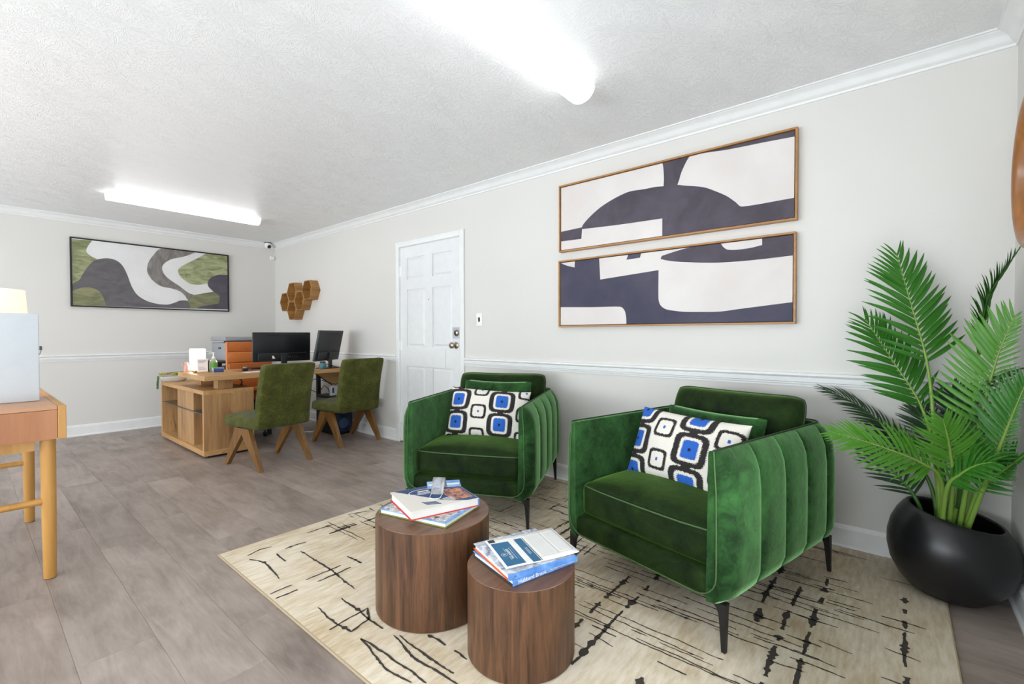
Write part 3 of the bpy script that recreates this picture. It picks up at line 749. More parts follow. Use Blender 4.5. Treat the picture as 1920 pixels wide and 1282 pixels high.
for i in range(3): flat('slate_bar', [(-.075+.004*i, -.052-.014*i), (-.018+.004*i, -.072-.014*i), (-.018+.004*i, -.081-.014*i), (-.075+.004*i, -.061-.014*i)], z_, 'slateink', fc)
# leaflet lying at the back corner of the stack
lf = thing('leaflet', 'glossy pale blue leaflet lying on the back corner of the thick book', 'leaflet', (1.405, 1.585, .4386), R(-38))
MB().box(-.075, .075, -.045, .045, 0, .0012).build('sheet', 'skyblue', lf); flat('white_band', rect(-.07, .07, -.02, .005), .0013, 'paper', lf)
# clear acrylic stand on the book
ac = thing('acrylic_stand', 'small clear acrylic stand standing on the thick book', 'stand', (1.335, 1.535, .4389), R(-52))
MB().add(*(lambda P_: ([(x, y, z) for x in (-.026, .026) for y, z in P_], [(i, i+1, len(P_)+i+1, len(P_)+i) for i in range(len(P_)-1)]))([(-.055, 0), (-.052, .006), (-.012, .052), (0, .058), (.012, .052), (.045, .006), (.052, .004)])).build('bent_sheet', 'frosted', ac, smooth=40)
sol = ac.children[0].modifiers.new('thick', 'SOLIDIFY'); sol.thickness = .0035
MB().tube([(-.024, -.05, .003), (-.022, -.10, .002), (0, -.112, .002), (.022, -.10, .002), (.024, -.05, .003)], .0016, 6).build('wire_loop', 'white', ac, smooth=60)

b, fc, s_ = book('blue hardback with white spine lettering at the bottom of the shorter drum stack', 1.288, 1.022, .3145, R(-14.5), .282, .25, .020, 'bluecover', 'bluecover', GB2, 'y-', 'darkink')
mt = Matrix.Translation((-.062, -.1270, .0095)) @ Matrix.Rotation(R(90), 4, 'X')
text_mesh('spine_title', 'Hubbard Brook', .0185, 'paper', s_, mt)
mt = Matrix.Translation((.068, -.1270, .0095)) @ Matrix.Rotation(R(90), 4, 'X')
text_mesh('spine_subtitle', 'The Story of a Forest Ecosystem', .0085, 'paper', s_, mt)
b, fc, s_ = book('orange-edged hardback with pale tree cover under the brochure on the shorter drum', 1.277, 1.020, .3348, R(-20), .268, .258, .020, 'palebluecover', 'bluecover', GB2, 'y-', 'orange')
text_mesh('spine_mark', 'J.K.', .010, 'slateink', s_, Matrix.Translation((-.108, -.1311, .010)) @ Matrix.Rotation(R(90), 4, 'X'))
# brochure sheet, left front corner curling down
br = thing('brochure', 'white printed brochure with teal panels on top of the foreground books', 'brochure', (1.300, 1.003, .3556), R(-28))
def curl(x, y): return .0036 + .004*max(0, (x+.02)/.13)**2 - .0015*max(0, -(x+.06)/.08)**2*max(0, (-y+.02)/.1)
def sheet(name, x0, x1, y0, y1, dz, mat, par, n=12):
    vs = []; fs = []
    for i in range(n+1):
        for k in range(n+1):
            x = x0+(x1-x0)*i/n; y = y0+(y1-y0)*k/n; vs.append((x, y, curl(x, y)+dz))
    for i in range(n):
        for k in range(n): a = i*(n+1)+k; fs.append((a, a+n+1, a+n+2, a+1))
    return MB().add(vs, fs).build(name, mat, par, smooth=80, fix=False)
pg = sheet('sheet', -.137, .137, -.108, .108, 0, 'paper', br); so = pg.modifiers.new('thick', 'SOLIDIFY'); so.thickness = .0012; so.offset = -1
t1 = sheet('teal_panel', -.128, -.060, -.098, .072, .0004, 'teal', br, 6); t2 = sheet('teal_panel', -.036, -.006, -.104, .078, .0004, 'teal', br, 6)
sheet('dark_corner', -.130, -.105, .080, .104, .0004, 'darkink', br, 3); sheet('dark_rule', -.0035, -.0005, -.104, .078, .0004, 'darkink', br, 6)
mz = lambda x, y: Matrix.Translation((x, y, curl(x, y)+.0008)) @ Matrix.Rotation(R(90), 4, 'Z')
text_mesh('panel_title', 'THE RESERVE', .0125, 'paper', t1, mz(-.088, -.020))
text_mesh('logo_letter', 'R', .016, 'paper', t1, mz(-.1085, -.020))
rg = ring(-.1085, -.020, .0115, .0115, .0011); MB().add([(x, y, curl(x, y)+.0008) for x, y, _ in rg.v], rg.f).build('logo_ring', 'paper', t1)
for x, y0, y1, m_ in ((-.098, -.062, -.036, 'paper'), (-.098, -.004, .022, 'paper'), (-.0785, -.062, .022, 'paper'), (-.070, -.065, .03, 'skyblue')): sheet('rule', x, x+.0014, y0, y1, .0009, m_, t1, 4)
for x, y0, y1 in ((-.024, -.05, .0), (-.018, -.045, .005)): sheet('rule', x, x+.0016, y0, y1, .0009, 'paper', t2, 4)
for i in range(9): sheet('print_line', .012+i*.0062, .0145+i*.0062, -.075, .085, .0004, plain('pale_print', rgb(212, 211, 208), .7) if i == 0 else bpy.data.materials['pale_print'], br, 4)
for x in (.070, .074): sheet('rule', x, x+.0011, -.078, .092, .0005, 'ink', br, 6)
for i in range(7): sheet('print_line', .084+i*.0058, .0865+i*.0058, -.070, .085, .0004, bpy.data.materials['pale_print'], br, 4)
for y in (-.080, .093): sheet('rule', .004, .128, y, y+.0010, .0005, 'ink', br, 6)
sheet('rule', .128, .129, -.080, .094, .0005, 'ink', br, 4)

# ================================================================== CONSOLE TABLE, LAMP, WHITE BOX (left edge)
ct = thing('console_table', 'honey wood console table with round legs at the left edge of the picture', 'table', (0, 0, 0))
TX0, TX1, TY0, TY1 = -.62, .304, 2.93, 4.06
MB().box(TX0+.03, TX1-.03, TY0, TY1, .785, .800).build('table_top', 'tabletop', ct)
for x0, x1 in ((TX0, TX0+.028), (TX1-.028, TX1)): MB().box(x0, x1, TY0, TY1, .648, .801, bev=.002).build('side_panel', 'tableleg', ct)
MB().box(TX0+.03, TX1-.030, TY0+.002, TY0+.022, .652, .783).build('front_apron', 'tablewood', ct)
MB().box(TX0+.03, TX1-.030, TY1-.022, TY1-.002, .652, .783).build('back_apron', 'tablewood', ct)
MB().box(TX0+.06, TX1-.10, TY0+.05, TY0+.07, .600, .650).build('under_rail', 'tableleg', ct)
MB().box(TX0+.03, TX1-.03, TY0+.03, TY1-.03, .645, .655).build('drawer_bottom', 'tableleg', ct)
legs = {}
for sx, x in ((-1, TX0+.055), (1, .248)):
    for y in (3.0, 4.0):
        lg = MB().tube([(x, y, 0), (x, y, .004), (x, y, .30), (x, y, .648)], [.020, .0225, .0255, .027], 20).build('leg', 'tableleg', ct, smooth=50)
        MB().cyl((x, y, -.0), (x, y, .003), .0215, seg=16).build('felt_foot', 'blackmatte', lg)
for y, z in ((3.0, .360), (4.0, .600), (4.0, .36)): MB().cyl((TX0+.06, y, z), (.235, y, z), .015, seg=14).build('stretcher', 'tableleg', ct, smooth=50)
sg = MB().box(.14, .255, 3.72, 3.86, .8012, .8035).build('paper_sheet', 'paper'); tag(sg, 'loose white paper lying on the console table beside the white box', 'paper')
wb = thing('white_box', 'tall plain white box standing on the console table', 'box', (0, 0, 0))
MB().box(-.32, .242, 3.22, 3.50, .8008, 1.227, bev=.004).build('carton', 'whitebox', wb, smooth=30)
MB().box(.2424, .2455, 3.34, 3.36, .905, .945).build('side_slot', 'ink', wb)
cl = MB().tube([(.243, 3.36, 1.015), (.252, 3.36, 1.03), (.256, 3.36, 1.05)], .006, 8).build('clasp', 'glass', wb, smooth=60)
MB().box(.254, .263, 3.352, 3.368, 1.046, 1.066, bev=.002).build('clasp_button', 'ink', wb)
lp = thing('table_lamp', 'lit table lamp with warm fabric drum shade behind the white box', 'lamp', (.045, 3.80, .8006))
MB().lathe([(.075, 0), (.078, .006), (.070, .016), (.030, .026), (.022, .04)], 28).build('base', 'nickel', lp, smooth=50)
MB().lathe([(.022, .038), (.045, .10), (.052, .16), (.036, .23), (.014, .28), (.009, .33)], 24).build('stem', 'white', lp, smooth=60)
MB().lathe([(.205, .318), (.190, .572), (.187, .572), (.202, .318)], 48, cap=False).build('lamp_shade', 'shade', lp, smooth=50)
MB().lathe([(.001, .335), (.014, .34), (.016, .37), (.028, .41), (.026, .44), (.001, .458)], 16).build('bulb', 'bulb', lp, smooth=70)
pt = bpy.data.lights.new('bulb_light', 'POINT'); pt.energy = 1.1; pt.color = (1.0, 0.80, 0.62); pt.shadow_soft_size = .02
po_ = bpy.data.objects.new('bulb_light', pt); COL.objects.link(po_); po_.parent = lp; po_.location = (0, 0, .485)
sp_ = MB()
for k in range(3): a = R(120*k); sp_.cyl((.009*math.cos(a), .009*math.sin(a), .332), (.2025*math.cos(a), .2025*math.sin(a), .325), .002, seg=6)
sp_.build('shade_spider', 'nickel', lp)

# ================================================================== DESK CABINET
CX0, CX1, CY0, CY1 = 1.390, 1.812, 4.790, 6.170
cb = thing('desk_cabinet', 'knotty oak cabinet with open shelves at the left of the desk', 'cabinet', (0, 0, 0))
MB().box(CX0, CX1, CY0, CY1, .580, .618, bev=.001).build('top_panel', 'oaky', cb)
MB().box(CX0, CX1, CY0, CY1, .022, .070, bev=.001).build('bottom_panel', 'oaky', cb)
for a_, b_ in ((CX0, 1.4995), (1.50, 1.6095), (1.61, 1.7195), (1.72, CX1)): MB().box(a_, b_, CY0, CY0+.040, .0702, .5798, bev=.0008).build('end_board', 'oak', cb)
MB().box(CX0, CX1, CY1-.040, CY1, .0702, .5798).build('end_panel', 'oak', cb)
MB().box(CX1-.018, CX1-.001, CY0+.0402, CY1-.0402, .0702, .5798).build('back_panel', 'oak', cb)
MB().box(CX0+.022, CX1-.0185, 5.15, 5.66, .0702, .5798).build('centre_block', 'oak', cb)
MB().box(CX0+.04, CX1-.02, CY0+.03, CY1-.03, 0, .0218).build('plinth', 'blackmatte', cb)
gs = MB().box(CX0+.004, CX0+.020, CY0+.0402, CY1-.0402, .395, .403).box(CX0+.0202, CX1-.03, CY0+.0402, 5.149, .395, .403).box(CX0+.0202, CX1-.03, 5.661, CY1-.0402, .395, .403).build('glass_shelf', 'smoked', cb)
wc = thing('white_carton', 'slim white printed carton on the cabinet bottom shelf', 'carton', (0, 0, 0))
MB().box(1.43, 1.60, 4.840, 4.885, .0708, .235, bev=.001).build('carton', 'white', wc)
flat_ = MB().prism([(4.850, .17), (4.878, .17), (4.878, .195), (4.874, .215), (4.850, .205)], 1.4290, 1.4296, 'X').build('black_print', 'blackmatte', wc)
MB().box(1.4288, 1.4294, 4.850, 4.880, .085, .150).build('grey_print', 'ink', wc)
dk = thing('desk', 'long oak desk with raised top beside the cabinet', 'desk', (0, 0, 0))
DX0, DX1, DYa, DYb, DZ0, DZ1 = 1.392, 2.86, 4.765, 5.56, .707, .750
MB().box(DX0, DX1, DYa, DYb, DZ0, DZ1, bev=.001).build('desktop', 'oakx', dk)
for y in (4.88, 5.36): MB().box(1.535, 1.66, y, y+.12, .6184, .7068).build('riser_block', 'oak', dk)
for y in (4.86, 5.46): MB().box(2.80, 2.84, y, y+.04, 0, .7068).build('leg', 'blackmatte', dk)
MB().box(2.20, 2.235, 5.42, 5.455, 0, .7068).build('leg', 'blackmatte', dk)
MB().box(1.70, 2.80, 5.30, 5.34, .66, .7068).build('under_beam', 'blackmatte', dk)
mp_ = MB().prism([(2.515, .7065), (2.83, .7065), (2.83, .545), (2.735, .545)], 4.99, 5.008, 'Y').build('modesty_panel', 'oakx', dk)
MB().tube([(2.512, 4.992, .703), (2.733, 4.992, .543)], .006, 8).build('edge_strip', 'blackmatte', mp_)

# things on the cabinet and the desk
pl_ = thing('succulent_planter', 'oval grey bowl of mixed succulents on the cabinet', 'planter', (1.475, 6.045, .6184), R(-14))
M['concrete'] = plain('pale_concrete', rgb(186, 178, 168), .8, 0, (40, .2))
sc_ = Matrix.Diagonal((.76, .44, 1, 1))
MB().lathe([(.115, 0), (.135, .004), (.165, .034), (.170, .062), (.164, .062), (.155, .044)], 40, sc_).build('bowl', 'concrete', pl_, smooth=50)
MB().lathe([(.158, .040), (.158, .050)], 32, sc_).build('soil', 'soil', pl_)
SUC = [plain('succulent_lime', rgb(164, 176, 72), .5), plain('succulent_green', rgb(74, 104, 44), .5), plain('succulent_gold', rgb(188, 160, 62), .5), plain('succulent_dark', rgb(46, 28, 34), .45), plain('succulent_blush', rgb(176, 134, 100), .5)]
sr = random.Random(3)
def rosette(rad, n, par, loc, mat):
    m = MB()
    for ring_ in range(3):
        k = n-ring_*2; rr_ = rad*(1-.28*ring_); el = R(30+24*ring_)
        for i in range(k):
            a = 2*math.pi*(i+.5*ring_)/k; mt = Matrix.Rotation(a, 4, 'Z') @ Matrix.Rotation(-el, 4, 'Y'); w = rr_*.30
            m.add([(0, 0, 0), (rr_*.5, w, .004), (rr_, 0, .006), (rr_*.5, -w, .004), (rr_*.5, 0, -.008)], [(0, 3, 4), (0, 4, 1), (1, 4, 2), (3, 2, 4), (0, 1, 2, 3)], mt)
    o = m.build('succulent', mat, par); o.location = loc; return o
for i, (x, y, r_, c) in enumerate([(-.135, .0, .04, 0), (-.10, -.035, .036, 2), (-.075, .03, .04, 4), (-.045, -.02, .034, 4), (-.02, .035, .036, 1), (.005, -.035, .042, 0), (.03, .01, .038, 1), (.06, -.03, .044, 0), (.09, .025, .04, 3), (.10, -.03, .034, 2), (.135, .0, .044, 3), (-.11, .03, .032, 1), (.06, .04, .036, 3)]):
    rosette(r_*1.0, 8, pl_, (x*.76, y*.8, .070+sr.uniform(0, .012)), SUC[c])
tr = MB()
for k in range(3):
    for j in range(11):
        mt = Matrix.Translation((-.133-.006*math.sin(k*2+j*.3)-.004*j*.2, -.02+.02*k+.004*math.sin(j), .058-.0125*j)); tr.add(*rbox_data(.0055, .0055, .0055, .003, 1), mt)
tr.build('trailing_stems', SUC[1], pl_)['kind'] = 'stuff'

lc = thing('cube_lamp', 'glowing white rectangular table lamp on the desk', 'lamp', (1.548, 5.50, .7503), R(-4))
MB().box(-.062, .062, -.05, .05, .012, .232, bev=.010).build('glowing_shade', 'cube', lc, smooth=50)
MB().box(-.045, .045, -.04, .04, 0, .012).build('base', 'black', lc)
cd = thing('card_stand', 'small pale card in a wooden block in front of the glowing lamp', 'card', (1.515, 5.235, .7503), R(-16))
MB().box(-.048, .048, -.022, .022, 0, .014, bev=.002).build('wooden_block', 'oakx', cd)
tilt = Matrix.Translation((0, .0, .0155)) @ Matrix.Rotation(R(-12), 4, 'X')
MB().box(-.044, .044, -.0015, .0015, 0, .125, tilt).build('card', plain('blush_card', rgb(232, 218, 210), .6), cd)
for i in range(3): MB().box(-.034, .034-.01*i, -.0022, -.0015, .105-.010*i, .109-.010*i, tilt).build('print_line', 'ink', cd)
for i in range(4): MB().box(-.032, .032-.006*i, -.0022, -.0015, .018+.008*i, .020+.008*i, tilt).build('print_line', 'ink', cd)
gb = thing('gold_box', 'tiny gold block beside the card stand', 'box', (1.472, 5.30, .7503)); MB().box(-.016, .016, -.016, .016, 0, .018, bev=.002).build('body', plain('brass', rgb(190, 150, 60), .3, 1.0), gb)
MB().lathe([(.012, .018), (.012, .024), (.004, .026)], 12).build('lid', 'nickel', gb)
pk = thing('pink_figurine', 'small pink figurine on the far left corner of the desk', 'figurine', (1.450, 5.50, .7503))
pkm = plain('pink_ceramic', rgb(214, 164, 152), .4)
MB().lathe([(.022, 0), (.026, .012), (.020, .045), (.024, .062), (.012, .074), (.001, .076)], 18).build('body', pkm, pk, smooth=60)
MB().tube([(-.018, 0, .055), (-.036, 0, .075), (-.040, 0, .088)], [.008, .007, .004], 10).build('raised_arm', pkm, pk, smooth=60)
MB().lathe([(.015, .07), (.018, .085), (.012, .098), (.001, .10)], 16).build('head', pkm, pk, smooth=60)
sn = thing('sanitizer_bottle', 'clear pump bottle of sanitizer with green label on the desk', 'bottle', (1.640, 5.330, .7503))
t = NT('clear_gel'); t.base(rgb(226, 234, 206)); t.set(Roughness=.1); t.b.inputs['Transmission Weight'].default_value = .55; M['gel'] = t.m
MB().lathe([(.030, 0), (.034, .004), (.034, .10), (.026, .122), (.013, .130), (.013, .138)], 28).build('bottle', 'gel', sn, smooth=50)
gl = MB(); vs = []
for k in range(11): a = R(-170+16*k); vs += [(.0346*math.cos(a), .0346*math.sin(a), .025), (.0346*math.cos(a), .0346*math.sin(a), .095)]
gl.add(vs, [(2*k, 2*k+2, 2*k+3, 2*k+1) for k in range(10)]).build('green_label', plain('green_label', rgb(112, 178, 70), .5), sn, smooth=60)
MB().lathe([(.014, .136), (.015, .15), (.007, .154), (.006, .185), (.014, .188), (.014, .196), (.001, .199)], 18).box(-.040, 0, -.006, .006, .187, .195).build('pump', 'white', sn, smooth=40)
bh = thing('card_holder', 'dark blue business card holder in front of the sanitizer', 'card holder', (1.640, 5.205, .7503), R(-3))
MB().prism([(-.026, 0), (.026, 0), (.018, .040), (-.012, .052)], -.046, .046, 'X').build('clear_stand', plain('frosted_acrylic', rgb(148, 156, 172), .25), bh)
tb = Matrix.Translation((0, -.0265, .003)) @ Matrix.Rotation(R(-15), 4, 'X')
MB().box(-.041, .041, -.002, 0, .001, .042, tb).build('blue_card', plain('navy_card', rgb(40, 56, 108), .4), bh)
MB().box(-.034, .036, -.0026, -.002, .031, .035, tb).build('print_line', 'skyblue', bh); MB().box(-.028, .03, -.0026, -.002, .014, .020, tb).build('print_line', 'slateink', bh)
bt = thing('black_stapler', 'black upright stapler left of the sanitizer bottle', 'stapler', (1.585, 5.335, .7503))
MB().box(-.014, .014, -.02, .02, 0, .115, bev=.006).build('body', 'black', bt, smooth=40); MB().box(-.062, .016, -.022, .022, 0, .008, bev=.002).build('base', 'black', bt)
MB().box(-.013, .013, -.019, .019, .112, .122, bev=.004).build('cap', 'nickel', bt)
# a scatter of desk clutter
ms = thing('computer_mouse', 'silver and black computer mouse on the desk left of the monitor', 'mouse', (1.875, 5.17, .7538), R(70))
dense_box(.052, .030, .017, .014, 6, lambda p: (p[0], p[1]*(1-.15*(p[0]/.05)**2), p[2]*(1-.35*abs(p[0]/.052)**2))).build('shell', 'black', ms, smooth=70).location = (0, 0, .0175)
dense_box(.030, .020, .006, .005, 4).build('silver_top', 'nickel', ms, smooth=70).location = (.004, 0, .0335)
mpd = MB().box(1.79, 2.02, 5.08, 5.28, .7503, .7535, bev=.001).build('mouse_pad', plain('tan_leather_pad', rgb(176, 92, 54), .5)); tag(mpd, 'tan leather pad under the mouse', 'mouse pad')
for i, (x, y, a, lb) in enumerate(((1.90, 4.95, 8, 'white papers on the desk in front of the mouse pad'), (2.10, 4.98, -12, 'white papers on the desk behind the nearer guest chair'))):
    pp_ = thing('paper_stack', lb, 'papers', (x, y, .7503), R(a))
    for k in range(3): q = MB().box(-.11, .11, -.075, .075, .0012*k, .0012*k+.0009).build('sheet', 'paper', pp_); q.rotation_euler = (0, 0, R(4*k-4))
kb_ = thing('keyboard', 'dark keyboard lying in front of the wide monitor', 'keyboard', (2.18, 5.36, .7503), R(2))
MB().box(-.20, .20, -.06, .06, 0, .014, bev=.004).build('case', 'black', kb_, smooth=40)
ky = MB()
for r_ in range(5):
    for c_ in range(16): ky.box(-.188+c_*.0236, -.168+c_*.0236, -.050+r_*.0205, -.033+r_*.0205, .014, .018)
ky.build('keys', 'blackmatte', kb_)['kind'] = 'stuff'
# monitors, seen from behind
def monitor(name, label, loc, rz, w, hgt, z0, tilt, mat, neck=True, roll=0.0):
    m = thing(name, label, 'monitor', loc, rz, 'desk monitors')
    T = Matrix.Translation((0, 0, z0)) @ Matrix.Rotation(tilt, 4, 'X') @ Matrix.Rotation(roll, 4, 'Y')
    MB().box(-w/2, w/2, 0, .024, 0, hgt, T, .004).build('back_shell', mat, m, smooth=30)
    MB().box(-w/2+.006, w/2-.006, .0242, .026, .010, hgt-.006, T).build('screen', 'screen', m)
    MB().box(-w*.42, w*.42, -.020, .0, hgt*.05, hgt*.30, T, .005).build('port_hump', mat, m, smooth=30)
    MB().box(-w*.28, w*.36, -.0015, .0, hgt*.88, hgt*.91, T).build('vent_slot', 'blackmatte', m)
    MB().prism([(-.035, -.040), (.035, -.040), (.030, -.020), (-.030, -.020)], -.0, hgt*.30, 'Z', T).build('neck_plate', 'monitor2', m)
    MB().box(-.030, .030, -.050, -.030, .006, z0+hgt*.18, bev=.003).build('stand_neck', mat, m, smooth=30)
    MB().box(-.10, .10, -.09, .08, 0, .010, bev=.004).build('stand_foot', mat, m, smooth=30)
    return m, T
m1, T1 = monitor('monitor', 'wide black monitor turned away, centred on the desk', (2.247, 5.15, .7503), R(-3), .60, .315, .085, R(2), 'monitor')
MB().prism([(-.085, .0), (-.055, .0), (-.070, .028), (-.085, .030)], -.0216, -.0204, 'Y', T1 @ Matrix.Translation((-.03, 0, .035))).build('white_sticker', 'paper', m1)
for k in range(5): MB().box(.045+k*.022, .055+k*.022, -.0216, -.0204, .045+.004*(k % 2), .053+.004*(k % 2), T1).build('port', 'nickel', m1)
m2, T2 = monitor('monitor', 'charcoal monitor tilted back beside the right wall', (2.62, 4.90, .7503), R(32), .50, .340, .085, R(12), 'monitor2')
jar = thing('glass_jar', 'small blue-green glass jar at the foot of the tilted monitor', 'jar', (2.52, 4.80, .7503))
MB().lathe([(.030, 0), (.036, .006), (.036, .05), (.028, .062), (.028, .07), (.025, .07), (.025, .058), (.032, .048), (.032, .008), (.001, .006)], 24).build('jar', plain('teal_glass', rgb(70, 120, 130), .15), jar, smooth=50)
MB().lathe([(.030, .07), (.030, .082), (.001, .084)], 20).build('lid', 'blackmatte', jar, smooth=40)
ca = MB().tube([(2.62, 4.93, .80), (2.66, 4.86, .78), (2.70, 4.80, .757), (2.74, 4.772, .75), (2.755, 4.757, .70), (2.76, 4.75, .62), (2.72, 4.90, .56), (2.60, 5.10, .62), (2.50, 5.2, .58), (2.45, 5.25, .66)], .004, 8).build('power_cable', 'blackmatte', smooth=60); tag(ca, 'black cable trailing from the tilted monitor over the desk edge', 'cable')
ca = MB().tube([(2.47, 5.05, .56), (2.52, 5.05, .50), (2.57, 5.07, .475), (2.63, 5.10, .455), (2.66, 5.10, .50), (2.68, 5.08, .54), (2.72, 5.06, .50), (2.74, 5.05, .43)], .004, 8).build('hanging_cable', 'blackmatte', smooth=60); tag(ca, 'loops of thin black cable hanging under the desk', 'cable')
ca = MB().tube([(2.60, 5.45, .008), (2.54, 5.35, .008), (2.52, 5.22, .008), (2.58, 5.16, .008), (2.66, 5.24, .008), (2.78, 5.42, .008)], .006, 8).build('floor_cord', 'white', smooth=60); tag(ca, 'white cord curling on the floor beside the computer tower', 'cord')
tw = thing('computer_tower', 'black computer tower with a glass side under the desk', 'computer', (0, 0, 0))
MB().box(2.645, 2.86, 4.785, 5.20, .004, .43, bev=.006).build('case', 'blackmatte', tw, smooth=30)
MB().box(2.660, 2.845, 4.7815, 4.7848, .03, .41).build('front_glass', 'blueglass', tw)
MB().lathe([(.055, 0), (.058, .004), (.045, .006), (.012, .006), (.001, .007)], 20, Matrix.Translation((2.75, 4.7812, .13)) @ Matrix.Rotation(R(90), 4, 'X')).build('fan', 'slateink', tw, smooth=40)
MB().lathe([(.055, 0), (.058, .004), (.045, .006), (.012, .006), (.001, .007)], 20, Matrix.Translation((2.75, 4.7812, .29)) @ Matrix.Rotation(R(90), 4, 'X')).build('fan', 'slateink', tw, smooth=40)
MB().box(2.6432, 2.6450, 4.80, 5.18, .34, .40).build('side_label', 'ink', tw)
ub = thing('power_strip_box', 'pale grey power box standing on the computer tower', 'power supply', (0, 0, 0)); MB().box(2.69, 2.80, 4.93, 4.98, .4304, .54, bev=.004).build('body', 'whitebox', ub)
MB().box(2.70, 2.72, 4.9292, 4.9299, .46, .52).build('socket', 'darkink', ub)

# ================================================================== OFFICE CHAIR, PRINTER
oc = thing('office_chair', 'cognac leather office chair behind the desk', 'office chair', (2.20, 5.66, 0), R(3))
bk = None
for k, (z0, z1) in enumerate(((.47, .64), (.643, .80), (.803, .925), (.928, 1.045))):
    o = MB().box(-.235, .235, .20+.012*k, .275+.012*k, z0, z1, bev=.012).build('back_pad', 'leather' if k % 2 else 'leather2', oc, smooth=60)
for sx in (-1, 1): MB().tube([(sx*.238, .215, .48), (sx*.240, .235, .75), (sx*.238, .250, 1.035)], .016, 10).build('side_welt', 'leather2', oc, smooth=60)
dense_box(.25, .24, .05, .04, 6).build('seat', 'leather', oc, smooth=60).location = (0, -.03, .465)
for sx in (-1, 1):
    ar = MB().tube([(sx*.255, .18, .50), (sx*.275, .16, .60), (sx*.275, .05, .655), (sx*.275, -.16, .655), (sx*.27, -.19, .62), (sx*.255, -.15, .47)], .014, 10).build('armrest', 'leather', oc, smooth=60)
MB().cyl((0, -.02, .06), (0, -.02, .42), .025, seg=16).build('gas_lift', 'black', oc, smooth=50)
for k in range(5):
    a = R(-105+72*k); x, y = .29*math.cos(a), -.02+.29*math.sin(a)
    sk = MB().tube([(0, -.02, .09), (x*.5, -.02+(y+.02)*.5, .085), (x, y, .07)], [.024, .020, .014], 8).build('base_spoke', 'black', oc, smooth=50)
    MB().cyl((x-.012, y, .028), (x+.012, y, .028), .0275, seg=16).cyl((x, y, .04), (x, y, .075), .008, seg=8).build('caster', 'black', sk, smooth=40)
ps = thing('printer_stand', 'dark low table with a lower shelf under the printer', 'table', (0, 0, 0))
SX0, SX1, SY0, SY1 = 1.90, 2.52, 6.05, 6.60
M['darkwood'] = plain('espresso_board', rgb(66, 48, 42), .35)
MB().box(SX0, SX1, SY0, SY1, .790, .815, bev=.002).build('top_board', 'darkwood', ps)
MB().box(SX0, SX1, SY0, SY1, .660, .680, bev=.002).build('shelf', 'black', ps)
for x in (SX0+.03, SX1-.03):
    for y in (SY0+.03, SY1-.03): MB().box(x-.02, x+.02, y-.02, y+.02, 0, .7898).build('leg', 'blackmatte', ps)
for k in range(3):
    q = MB().box(2.0, 2.3, 6.12, 6.40, .6803+.022*k, .700+.022*k).build('file_tray', 'ink'); q.rotation_euler = (0, 0, 0)
    tag(q, ('bottom', 'middle', 'top')[k]+' grey folder of three on the shelf under the printer', 'folder', 'folders under the printer')
pr = thing('printer', 'grey office printer with scanner lid against the back wall', 'printer', (2.215, 6.34, .8154), R(4))
MB().box(-.22, .22, -.19, .19, 0, .215, bev=.012).build('body', 'printer', pr, smooth=30)
MB().box(-.20, .22, -.195, -.10, .212, .235, bev=.004).build('output_gap', 'printer_dark', pr)
MB().box(-.225, .225, -.20, .20, .236, .285, bev=.010).build('scanner_lid', 'printer', pr, smooth=30)
MB().box(-.2265, -.2195, -.08, -.02, .14, .16).build('side_grip', 'printer_dark', pr)
MB().box(.02, .19, -.1925, -.1905, .09, .18).build('control_panel', 'printer_dark', pr)

# ================================================================== GUEST CHAIRS
def guest_chair():
    root = empty('guest_chair')
    def dome(p): x, y, z = p; return (x*(1-.02*(z > 0)), y, z+(.012*max(0, 1-(x/.25)**2) if z > 0 else 0))
    dense_box(.243, .255, .047, .024, 8, dome).build('seat', 'chenille', root, smooth=60).location = (0, .025, .383)
    def shear(p):
        x, y, z = p; k = (z+.272)/.544
        return (x*(1.0-.02*k), y-.105*k+.02*math.sin(k*3.14), z)
    dense_box(.236, .046, .272, .024, 10, shear).build('backrest', 'chenille', root, smooth=60).location = (0, -.200, .610)
    for sx in (-1, 1):
        for sy in (-1, 1):
            m = MB(); x = sx*.225; P_ = [(sy*.100, .338), (sy*.0, .338), (sy*.0, .286), (sy*.236, 0), (sy*.270, 0)]
            if sy > 0: P_ = P_[::-1]
            m.prism(P_, x-.0175, x+.0175, 'X').build('leg', 'brasswood', root, smooth=20)
    return root
G1 = guest_chair(); G1.location = (1.735, 4.255, 0); G1.rotation_euler = (0, 0, R(9))
tag(G1, 'olive green upholstered guest chair beside the oak cabinet, back to the camera', 'chair', 'olive guest chairs')
G2 = copy_tree(G1); G2.location = (2.612, 4.478, 0); G2.rotation_euler = (0, 0, R(3))
tag(G2, 'olive green upholstered guest chair by the right wall next to the door', 'chair', 'olive guest chairs')

